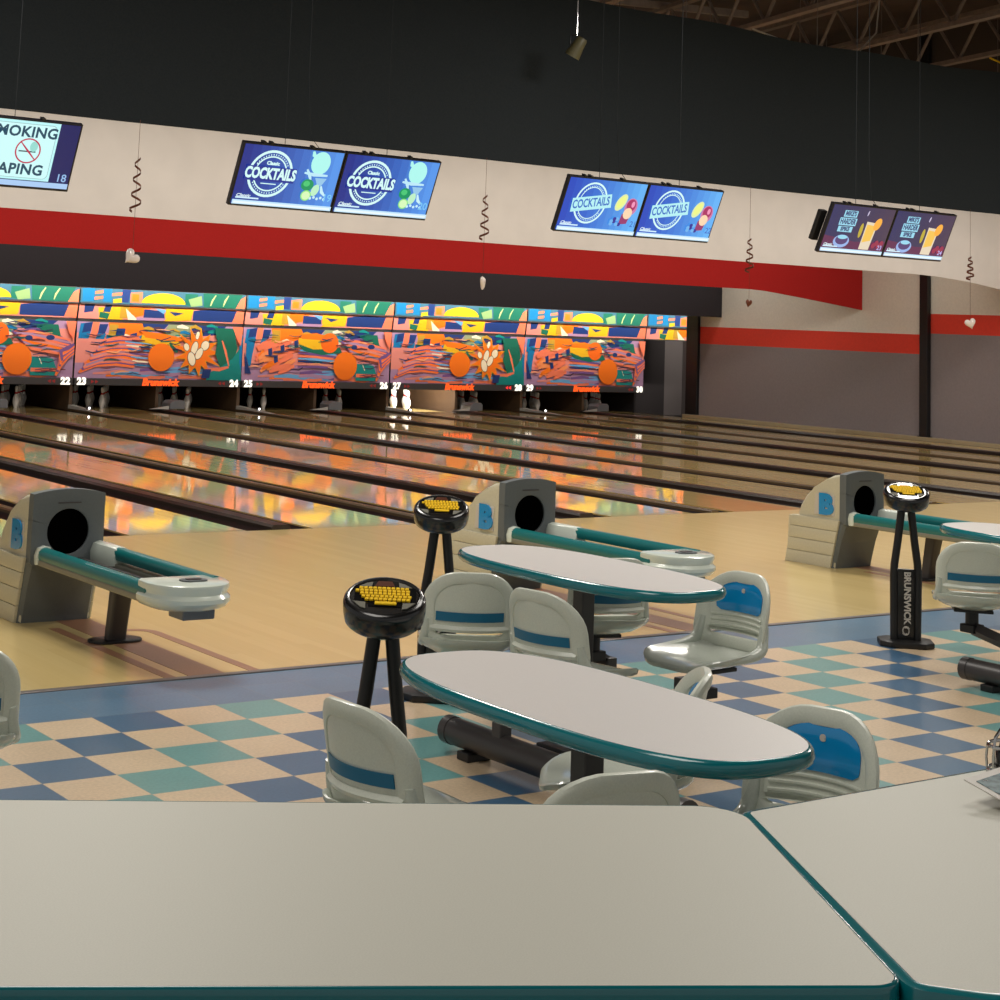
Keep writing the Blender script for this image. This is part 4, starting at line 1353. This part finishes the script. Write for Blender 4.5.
def make_chair():
    t = thing('bowling_chair', '', 'chair')
    # backrest: thick rounded frame and thin web, open slot at the bottom
    bm = bmesh.new()
    ol = rring(HWB - 0.022, (ZT - ZB) / 2 - 0.022, (0.125, 0.125, 0.05, 0.05), 8, 0, (ZT + ZB) / 2)
    pts = [bend(x, z) for x, z in ol]
    # frame section: wide across, thin front to back
    n = len(pts)
    rings = []
    for i in range(n):
        x, z = ol[i]
        x2, z2 = ol[(i + 1) % n]; x1, z1 = ol[i - 1]
        tx, tz = x2 - x1, z2 - z1
        l = math.hypot(tx, tz)
        nx, nz = tz / l, -tx / l      # outward
        ring = []
        for k in range(10):
            a = 2 * PI * k / 10
            o_ = 0.026 * math.copysign(abs(math.cos(a)) ** 0.7, math.cos(a))
            d_ = 0.015 * math.copysign(abs(math.sin(a)) ** 0.7, math.sin(a))
            px, pz = x + nx * o_, z + nz * o_
            ring.append(bend(px, pz, d_))
        rings.append([bm.verts.new(q) for q in ring])
    for i in range(n):
        for k in range(10):
            bm.faces.new([rings[i][k], rings[i][(k + 1) % 10], rings[(i + 1) % n][(k + 1) % 10], rings[(i + 1) % n][k]])
    panel(bm, 0.520, ZT - 0.035, 0.036, 0.004, 0.011, rt=0.15)
    # lip across the back above the opening
    rows = [[bend(-HWB + 0.03 + (2 * HWB - 0.06) * j / 12, z, yy) for j in range(13)] for z, yy in ((0.506, 0.0), (0.508, -0.020), (0.520, -0.024), (0.533, -0.010))]
    slab(bm, rows, (0, 0.012, 0))
    bk = obj('backrest', bm, M['plastic'], t, True)
    # ribs on the front
    bm = bmesh.new()
    for z in (0.528, 0.550, 0.572):
        tube(bm, [bend(x, z + 0.004 * math.cos(x * 8), 0.006) for x in [-0.138 + 0.276 * i / 10 for i in range(11)]], 0.0055, 6)
    obj('back_rib', bm, M['plastic'], bk, True)
    # pad on the front
    bm = bmesh.new()
    rows = []
    mrow = 10
    for i in range(mrow + 1):
        z = 0.592 + (0.716 - 0.592) * i / mrow
        f = i / mrow
        h = 0.124
        if f > 0.45:
            h *= math.sqrt(max(0.0, 1 - ((f - 0.45) / 0.64) ** 2))
        if f < 0.2:
            h -= 0.022 * (1 - math.sqrt(max(0.0, 1 - ((0.2 - f) / 0.2) ** 2)))
        rows.append([bend(-h + 2 * h * j / 14, z, 0.008 + 0.010 * (1 - (-1 + j / 7) ** 4) * min(1, math.sin(PI * min(max(f, 0.05), 0.95)) * 2)) for j in range(15)])
    slab(bm, rows, (0, -0.010, 0))
    pad = obj('back_pad', bm, M['pad'], t, True, label='glossy blue pad')
    me = text_mesh('e', 0.034, 0.002, extrude=0.001)
    me.materials.clear(); me.materials.append(M['wedge'])
    o = bpy.data.objects.new('pad_emblem', me); C.objects.link(o); o.parent = pad
    o.matrix_local = Matrix.Translation(bend(0, 0.684, 0.0195)) @ Matrix.Rotation(PI, 4, 'Z') @ Matrix.Rotation(R(90 - 11), 4, 'X')
    # accent stripe on the rear
    bm = bmesh.new()
    rows = [[bend(-0.142 + 0.284 * j / 14, z, -0.0085) for j in range(15)] for z in (0.552, 0.565, 0.578, 0.590)]
    slab(bm, rows, (0, -0.004, 0))
    obj('rear_stripe', bm, M['stripe'], t, True, label='dark teal stripe')
    # seat shell
    bm = bmesh.new()
    N_ = 36
    def seat_z(x, y):
        z = 0.428
        rx, ry = abs(x) / 0.200, y / 0.225
        z += (0.026 + 0.022 * max(0.0, -ry)) * rx ** 3
        z -= 0.018 * max(0.0, 1 - (x / 0.16) ** 2) * max(0.0, 1 - ((y + 0.03) / 0.17) ** 2)
        if ry > 0.5:
            z -= 0.05 * (ry - 0.5) ** 2 * 1.2
        if ry < -0.4:
            z += 0.10 * (-ry - 0.4) ** 2
        return z
    top, botm = [], []
    for s in (0.001, 0.2, 0.4, 0.6, 0.78, 0.9, 0.97, 1.0):
        rg = []
        for (x, y) in rring(0.200, 0.225, (0.12, 0.12, 0.08, 0.08), 8):
            xx, yy = x * s, y * s
            if yy < -0.12:
                yy -= 0.02 * (1 - (xx / 0.2) ** 2)
            rg.append((xx, yy, seat_z(xx, yy) - (0.006 if s == 1.0 else 0.0)))
        top.append(rg)
    under = []
    for s in (0.985, 0.9, 0.7, 0.4, 0.001):
        rg = []
        for (x, y) in rring(0.200, 0.225, (0.12, 0.12, 0.08, 0.08), 8):
            xx, yy = x * s, y * s
            if yy < -0.12:
                yy -= 0.02 * (1 - (xx / 0.2) ** 2)
            rg.append((xx, yy, seat_z(xx, yy) - 0.020 - (0.008 if s < 0.95 else 0)))
        under.append(rg)
    loft(bm, top + under)
    obj('seat', bm, M['seat'], t, True)
    # raised side flanks flowing from the back frame into the seat rim
    for s in (-1, 1):
        b1 = bend(s * 0.172, 0.56); b2 = bend(s * 0.176, 0.50)
        bm = bmesh.new()
        path = [b1, b2, (s * 0.184, -0.155, 0.465), (s * 0.188, -0.105, 0.450), (s * 0.188, -0.05, 0.443), (s * 0.186, 0.02, 0.438), (s * 0.180, 0.09, 0.430)]
        P3 = []
        for i in range(len(path) - 1):
            a, b = Vector(path[i]), Vector(path[i + 1])
            P3 += [a, a.lerp(b, 0.5)]
        P3.append(Vector(path[-1]))
        P3 = [P3[0]] + [(P3[i - 1] + P3[i] * 2 + P3[i + 1]) / 4 for i in range(1, len(P3) - 1)] + [P3[-1]]
        tube(bm, P3, [0.018, 0.021, 0.023, 0.024, 0.024, 0.023, 0.022, 0.020, 0.018, 0.016, 0.014, 0.012, 0.008], 12)
        obj('side_flank', bm, M['seat'], t, True)
    bm = bmesh.new()
    box(bm, -0.10, 0.10, -0.10, 0.10, 0.375, 0.392, bev=0.004)
    box(bm, -0.085, 0.085, -0.085, 0.085, 0.390, 0.40)
    obj('seat_plate', bm, M['black'], t)
    bm = lathe(bmesh.new(), [(0.034, 0.30), (0.034, 0.376)], 18)
    obj('swivel_hub', bm, M['black'], t, True)
    return t
chair0 = make_chair()
used = False
CH = []
def place_chair(bx, by, facing, label, group):
    """bx, by: foot point of the stripe on the rear of the backrest; facing: heading in degrees from +Y clockwise"""
    global used
    c = chair0 if not used else copy_tree(chair0)
    used = True
    h = R(facing)
    fx, fy = math.sin(h), math.cos(h)
    sx, sy = bx + 0.255 * fx, by + 0.255 * fy
    c.location = (sx, sy, 0)
    c.rotation_euler = (0, 0, -h)
    c['label'] = label
    c['group'] = group
    CH.append((sx, sy))
    return (sx, sy)
def seating_beam(x, y0, y1, post, seats, label):
    t = thing('seat_beam', label, 'seat base', (x, y0, 0), 0, 'steel floor beams carrying the chairs')
    bm = bmesh.new()
    tube(bm, [(0, 0, 0.085), (0, y1 - y0, 0.085)], 0.055, 20)
    obj('beam_tube', bm, M['dark_steel'], t, True)
    bm = bmesh.new()
    for yy in (0.012, y1 - y0 - 0.012):
        tube(bm, [(0, yy - 0.022, 0.085), (0, yy + 0.022, 0.085)], 0.058, 20)
    obj('end_cap', bm, M['dark_steel'], t, True)
    bm = bmesh.new()
    for yy in (0.15 * (1 if y1 > y0 else -1), (y1 - y0) - 0.15 * (1 if y1 > y0 else -1)):
        box(bm, -0.06, 0.06, yy - 0.04, yy + 0.04, 0.0, 0.035, bev=0.005)
    obj('beam_foot', bm, M['black'], t)
    bm = bmesh.new()
    for (px, py) in post:
        box(bm, px - x - 0.03, px - x + 0.03, py - y0 - 0.03, py - y0 + 0.03, 0.11, 0.27, bev=0.006)
    obj('upright', bm, M['dark_steel'], t)
    for (sx, sy) in seats:
        px, py = min(post, key=lambda q: math.hypot(q[0] - sx, q[1] - sy))
        a = Vector((px - x, py - y0, 0.235)); b = Vector((sx - x, sy - y0, 0.285))
        bm = bmesh.new()
        tube(bm, [a, a.lerp(b, 0.5) + Vector((0, 0, 0.0)), b], 0.03, 4, sec=(0.036, 0.028), up=(0, 0, 1))
        obj('seat_arm', bm, M['dark_steel'], t)
        bm = bmesh.new()
        box(bm, b.x - 0.045, b.x + 0.045, b.y - 0.045, b.y + 0.045, 0.262, 0.305, bev=0.005)
        obj('arm_head', bm, M['black'], t)
    return t
G1, G2, G3 = 'chairs around the front oval table', 'chairs around the further oval table', 'chairs at the edges of the picture'
A_ = place_chair(1.36, -1.33, 32.7, 'grey chair back with teal stripe, squarely seen behind the front table next to the keypad', G2)
B_ = place_chair(1.325, -1.80, 80, 'grey chair turned toward the further table, right of the squarely seen chair back', G2)
C_ = place_chair(2.285, -1.18, 18, 'shaded chair seen underneath the further oval table beside its pedestal', G2)
D_ = place_chair(2.52, -1.745, 266, 'chair with a blue pad facing left at the right end of the further table', G2)
E_ = place_chair(-0.415, -3.185, 85, 'grey chair with its striped rear to the camera, lower left of the front table', G1)
F_ = place_chair(-0.225, -4.07, 12, 'grey chair whose bare rounded top peeks over the counter below the front table', G1)
H_ = place_chair(0.74, -3.81, 254, 'chair with a glossy blue pad at the right end of the front table', G1)
I_ = place_chair(0.80, -3.26, 311, 'chair tucked under the far side of the front table, its top just showing', G1)
J_ = place_chair(4.62, -1.33, 47, 'grey striped chair back at the right edge of the picture by the keypad stand', G3)
K_ = place_chair(-1.10, -2.04, 22, 'grey chair cut off by the left edge of the picture', G3)
seating_beam(1.41, -1.17, -2.55, [(1.41, -1.5), (1.41, -2.0)], [A_, B_], 'dark floor beam with a post, left of the further oval table')
seating_beam(2.45, -0.75, -2.2, [(2.45, -0.95), (2.45, -1.45)], [C_, D_], 'dark floor beam under the chairs right of the further oval table')
seating_beam(-0.34, -3.0, -4.4, [(-0.34, -3.3), (-0.34, -3.9)], [E_, F_], 'dark floor beam hidden left of the front oval table')
seating_beam(0.74, -2.9, -4.3, [(0.74, -3.1), (0.74, -3.6)], [I_, H_], 'dark floor beam right under the edge of the front oval table')
seating_beam(4.745, -1.19, -2.55, [(4.745, -1.5)], [J_], 'dark floor beam at the right edge of the picture')
seating_beam(-1.35, -1.7, -2.9, [(-1.35, -1.95)], [K_], 'dark floor beam left of the picture under the cut off chair')

# ------------------------------------------------------------------ oval tables
def super_ring(hx, hy, e, n=64):
    pts = []
    for i in range(n):
        a = 2 * PI * i / n
        c, s = math.cos(a), math.sin(a)
        pts.append((hx * math.copysign(abs(c) ** e, c), hy * math.copysign(abs(s) ** e, s)))
    return pts
def make_table(hx=0.305, hy=0.715):
    t = thing('oval_table', '', 'table')
    EX = 0.70
    bm = bmesh.new()
    rings = [[(x, y, 0.742) for x, y in super_ring(hx - 0.02, hy - 0.02, EX)], [(x, y, 0.765) for x, y in super_ring(hx - 0.006, hy - 0.006, EX)]]
    loft(bm, rings)
    obj('tabletop', bm, M['laminate'], t)
    bm = bmesh.new()
    rings = []
    for o_, z in ((-0.03, 0.724), (-0.004, 0.722), (0.006, 0.730), (0.010, 0.743), (0.006, 0.757), (-0.001, 0.7645), (-0.006, 0.7655), (-0.008, 0.758), (-0.03, 0.735)):
        rings.append([(x, y, z) for x, y in super_ring(hx + o_, hy + o_, EX)])
    rings.append(rings[0])
    vr = [[bm.verts.new(p) for p in r] for r in rings[:-1]]
    vr.append(vr[0])
    for i in range(len(vr) - 1):
        n = len(vr[0])
        for k in range(n):
            bm.faces.new([vr[i][k], vr[i][(k + 1) % n], vr[i + 1][(k + 1) % n], vr[i + 1][k]])
    obj('edge_band', bm, M['teal'], t, True, label='teal rubber edge')
    bm = bmesh.new()
    prism(bm, super_ring(hx - 0.03, hy - 0.03, EX, 48), 'z', 0.728, 0.744)
    obj('underside_board', bm, M['black'], t)
    bm = bmesh.new()
    box(bm, -0.034, 0.034, -0.034, 0.034, 0.03, 0.72, bev=0.006)
    obj('pedestal', bm, M['dark_steel'], t)
    obj('pedestal_foot', B(-0.16, 0.16, -0.10, 0.10, 0.0, 0.035, bev=0.008), M['black'], t)
    obj('top_bracket', B(-0.12, 0.12, -0.3, 0.3, 0.70, 0.729), M['black'], t)
    return t
tab = make_table()
for i, (x, y, rz, lab) in enumerate(((0.185, -3.46, -1, 'white oval table with a teal edge, nearest, in the middle of the picture'), (1.905, -1.405, 0, 'smaller looking white oval table with a teal edge behind the nearest one'), (1.905 + W, -1.405, 0, 'white oval table with only its teal tip in view at the right edge'))):
    t = tab if i == 0 else copy_tree(tab)
    t.location = (x, y, 0)
    t.rotation_euler = (0, 0, R(rz))
    t['label'] = lab
    t['group'] = 'oval tables'

# ------------------------------------------------------------------ counter tables in the foreground
def fillet(pts, rad, n=8):
    out = []
    N_ = len(pts)
    for i in range(N_):
        p = Vector(pts[i]); a = Vector(pts[i - 1]); b = Vector(pts[(i + 1) % N_])
        r = rad[i]
        if r <= 0:
            out.append(tuple(p)); continue
        u = (a - p).normalized(); v = (b - p).normalized()
        ang = u.angle(v)
        d = r / math.tan(ang / 2)
        p0 = p + u * d; p1 = p + v * d
        cen = p + (u + v).normalized() * (r / math.sin(ang / 2))
        a0 = math.atan2(p0.y - cen.y, p0.x - cen.x); a1 = math.atan2(p1.y - cen.y, p1.x - cen.x)
        da = (a1 - a0 + PI) % (2 * PI) - PI
        for k in range(n + 1):
            an = a0 + da * k / n
            out.append((cen.x + r * math.cos(an), cen.y + r * math.sin(an)))
    return out
def offset(pts, d):
    out = []
    N_ = len(pts)
    area = sum(pts[i][0] * pts[(i + 1) % N_][1] - pts[(i + 1) % N_][0] * pts[i][1] for i in range(N_))
    sg = 1 if area > 0 else -1
    for i in range(N_):
        a = Vector(pts[i - 1]); b = Vector(pts[(i + 1) % N_])
        t = (b - a).normalized()
        out.append((pts[i][0] + sg * t.y * d, pts[i][1] - sg * t.x * d))
    return out
def counter(pts, rad, legs, label, bw=0.006):
    c = Vector((sum(p[0] for p in pts) / len(pts), sum(p[1] for p in pts) / len(pts)))
    t = thing('counter_table', label, 'table', (c.x, c.y, 0), 0, 'grey counter tables in the foreground')
    P0 = fillet([(p[0] - c.x, p[1] - c.y) for p in pts], rad)
    bm = bmesh.new()
    loft(bm, [[(x, y, 0.97) for x, y in offset(P0, -0.012)], [(x, y, 1.0) for x, y in offset(P0, -0.001)]])
    obj('tabletop', bm, M['laminate_warm'], t)
    bm = bmesh.new()
    rings = []
    for o_, z in ((-0.02, 0.952), (bw - 0.004, 0.950), (bw, 0.958), (bw, 0.975), (bw - 0.001, 0.990), (bw * 0.8, 0.9965), (bw * 0.4, 0.9995), (0.0, 1.0003), (-0.002, 0.996), (-0.02, 0.968)):
        rings.append([(x, y, z) for x, y in offset(P0, o_)])
    vr = [[bm.verts.new(p) for p in r] for r in rings]
    vr.append(vr[0])
    n = len(vr[0])
    for i in range(len(vr) - 1):
        for k in range(n):
            bm.faces.new([vr[i][k], vr[i][(k + 1) % n], vr[i + 1][(k + 1) % n], vr[i + 1][k]])
    obj('edge_band', bm, M['teal'], t, True, label='teal rubber edge')
    for (x, y) in legs:
        bm = bmesh.new()
        tube(bm, [(x - c.x, y - c.y, 0.02), (x - c.x, y - c.y, 0.965)], 0.035, 16)
        obj('pedestal', bm, M['black'], t, True)
        bm = bmesh.new()
        lathe(bm, [(0.20, 0.0), (0.20, 0.012), (0.17, 0.022), (0.04, 0.03)], 24, x - c.x, y - c.y)
        obj('pedestal_foot', bm, M['black'], t, True)
# first counter: far edge, far right corner, near right corner, near edge
counter([(-2.77, -4.103), (-0.884, -5.090), (-1.278, -5.765), (-3.15, -4.77)], [0.05, 0.075, 0.04, 0.05], [(-2.5, -4.55), (-1.4, -5.2)], 'long grey counter table with teal edge filling the bottom left')
counter([(-0.893, -5.124), (0.75, -5.112), (0.75, -5.86), (-1.185, -5.856), (-1.258, -5.768)], [0.02, 0.04, 0.04, 0.10, 0.02], [(-0.4, -5.5), (0.4, -5.5)], 'grey counter table at the bottom right holding a picture card', 0.015)

# picture card and chrome caddy at the right edge
t = thing('picture_card', 'white bordered picture card lying on the right counter table', 'card', (-0.40, -5.30, 1.001), R(0))
def cardpt(u, v):
    # u along the far edge, v towards the viewer
    return (-0.092 + 0.26 * u * 0.97 - 0.03 * v * 0, 0.06 + 0.02 * u - 0.0, 0)
bm = bmesh.new()
c0 = Vector((-0.093, 0.060, 0.034)); du = Vector((0.26, 0.03, 0.010)); dvv = Vector((0.02, -0.135, -0.030))
dvv = Vector((-0.02, -0.19, -0.032))
def quad(bm, a, b, c_, d, th):
    v = [bm.verts.new(p) for p in (a, b, c_, d)] + [bm.verts.new(Vector(p) - Vector((0, 0, th))) for p in (a, b, c_, d)]
    for f in ((0, 1, 2, 3), (7, 6, 5, 4), (0, 4, 5, 1), (1, 5, 6, 2), (2, 6, 7, 3), (3, 7, 4, 0)):
        bm.faces.new([v[i] for i in f])
quad(bm, c0, c0 + du, c0 + du + dvv, c0 + dvv, 0.002)
obj('card_sheet', bm, M['wedge'], t)
bm = bmesh.new()
i0 = c0 + du * 0.06 + dvv * 0.09 + Vector((0, 0, 0.0012))
quad(bm, i0, i0 + du * 0.88, i0 + du * 0.88 + dvv * 0.82, i0 + dvv * 0.82, 0.001)
M['photo'] = mat('teal_grey_photo_print', (96, 124, 128), 0.25, noise=0.6, scale=45, coat=0.5)
obj('photo_print', bm, M['photo'], t, label='dark teal printed photo')
t = thing('wire_caddy', 'chrome wire caddy behind the picture card at the right edge', 'caddy', (-0.272, -5.170, 1.0), 0)
t.scale = (0.85, 0.85, 1.1)
bm = bmesh.new()
for z in (0.012, 0.05):
    tube(bm, [(0.055 * math.cos(2 * PI * i / 20), 0.04 * math.sin(2 * PI * i / 20), z) for i in range(20)], 0.0032, 8, closed=True)
obj('wire_ring', bm, M['chrome'], t, True)
bm = bmesh.new()
for k in range(8):
    a = 2 * PI * k / 8
    tube(bm, [(0.055 * math.cos(a), 0.04 * math.sin(a), 0.002), (0.058 * math.cos(a), 0.043 * math.sin(a), 0.03), (0.055 * math.cos(a), 0.04 * math.sin(a), 0.052)], 0.0026, 6)
tube(bm, [(-0.055, 0, 0.05), (-0.05, 0, 0.065), (-0.03, 0, 0.078), (0, 0, 0.083), (0.03, 0, 0.078), (0.05, 0, 0.065), (0.055, 0, 0.05)], 0.0032, 8)
obj('wire_upright', bm, M['chrome'], t, True)
bm = lathe(bmesh.new(), [(0.024, 0.002), (0.026, 0.006), (0.026, 0.042), (0.02, 0.05), (0.018, 0.058), (0.006, 0.062)], 18, 0.0, 0.0)
o = obj('shaker', bm, M['black_gloss'], None, True)
o.location = (-0.272, -5.170, 1.0)
tag(o, 'small dark jar standing in the chrome wire caddy', 'jar')

# ------------------------------------------------------------------ lights
def area(name, loc, size, power, col=(1, 1, 1), rot=(0, 0, 0), sy=None, spread=None):
    l = bpy.data.lights.new(name, 'AREA')
    l.shape = 'RECTANGLE'
    l.size = size
    l.size_y = sy or size
    l.energy = power
    l.color = col
    if spread:
        l.spread = spread
    o = bpy.data.objects.new(name, l)
    C.objects.link(o)
    o.location = loc
    o.rotation_euler = rot
    return o
WARM = (1.0, 0.945, 0.87)
# room lamps over the seating and the approach
area('seating_lamp', (-2.0, -3.2, 5.6), 2.6, 130, WARM)
area('seating_lamp', (4.5, -2.0, 5.6), 2.6, 150, WARM)
area('approach_lamp', (1.5, 3.0, 5.6), 1.6, 230, WARM)
area('approach_lamp', (9.0, 3.0, 5.6), 1.6, 270, WARM)
area('approach_lamp', (16.0, 2.0, 5.6), 1.6, 380, WARM)
# strip lamps hidden above and behind the hanging banners, with an added lane fill
area('banner_lamp', (8, 8.6, 4.3), 28, 230, (1.0, 0.96, 0.92), (R(48), 0, 0), 0.3)
area('lane_fill', (12, 9.7, 4.45), 22, 270, WARM, (0, 0, 0), 0.5)  # unseen fill light added to brighten the lanes from above
area('banner_lamp', (8, 12.6, 3.75), 28, 330, WARM, (R(60), 0, 0), 0.3)
area('mask_lamp', (12.5, 20.1, 2.78), 25, 370, (1, 0.95, 0.88), (R(66), 0, 0), 0.12, spread=R(95))
area('soffit_lamp', (8, 16.3, 3.5), 28, 170, WARM, (R(52), 0, 0), 0.2)
# lane 27 pit lamp, switched on
x27 = D(2) + DIVC / 2 + GUT + LW / 2
area('deck_fill', (12.5, 18.4, 3.7), 22, 130, WARM, (0, 0, 0), 0.3)  # unseen fill added behind the red banner to lift the far lanes
area('pit_lamp', (x27 - 0.1, 21.62, 0.68), 0.8, 60, (1, 0.97, 0.92), (R(35), 0, 0), 0.1)
world = bpy.data.worlds.new('hall_light')
sc.world = world
world.use_nodes = True
bg = world.node_tree.nodes['Background']
bg.inputs['Color'].default_value = (0.95, 0.92, 0.88, 1)
bg.inputs['Strength'].default_value = 0.35

# ------------------------------------------------------------------ camera
cam = bpy.data.cameras.new('camera')
co = bpy.data.objects.new('camera', cam)
C.objects.link(co)

Fv = Vector((0.5578177528, 0.8208728387, 0.1225036221))
Rv = Vector((0.8236448655, -0.5656862260, 0.0401027341))
Uv = Vector((-0.1022178569, -0.0785294623, 0.9916575181))
mw = Matrix.Identity(4)
for i in range(3):
    mw[i][0], mw[i][1], mw[i][2] = Rv[i], Uv[i], -Fv[i]
    mw[i][3] = (-3.0632735, -7.2456515, 1.7788407)[i]
co.matrix_world = mw
cam.sensor_fit = 'HORIZONTAL'
cam.sensor_width = 36.0
cam.lens = 1736.6993 * 36.0 / 1000.0
cam.shift_x = (500 - 410.287) / 1000.0
cam.shift_y = -(500 - 106.355) / 1000.0
cam.clip_start = 0.05
cam.clip_end = 200
sc.camera = co
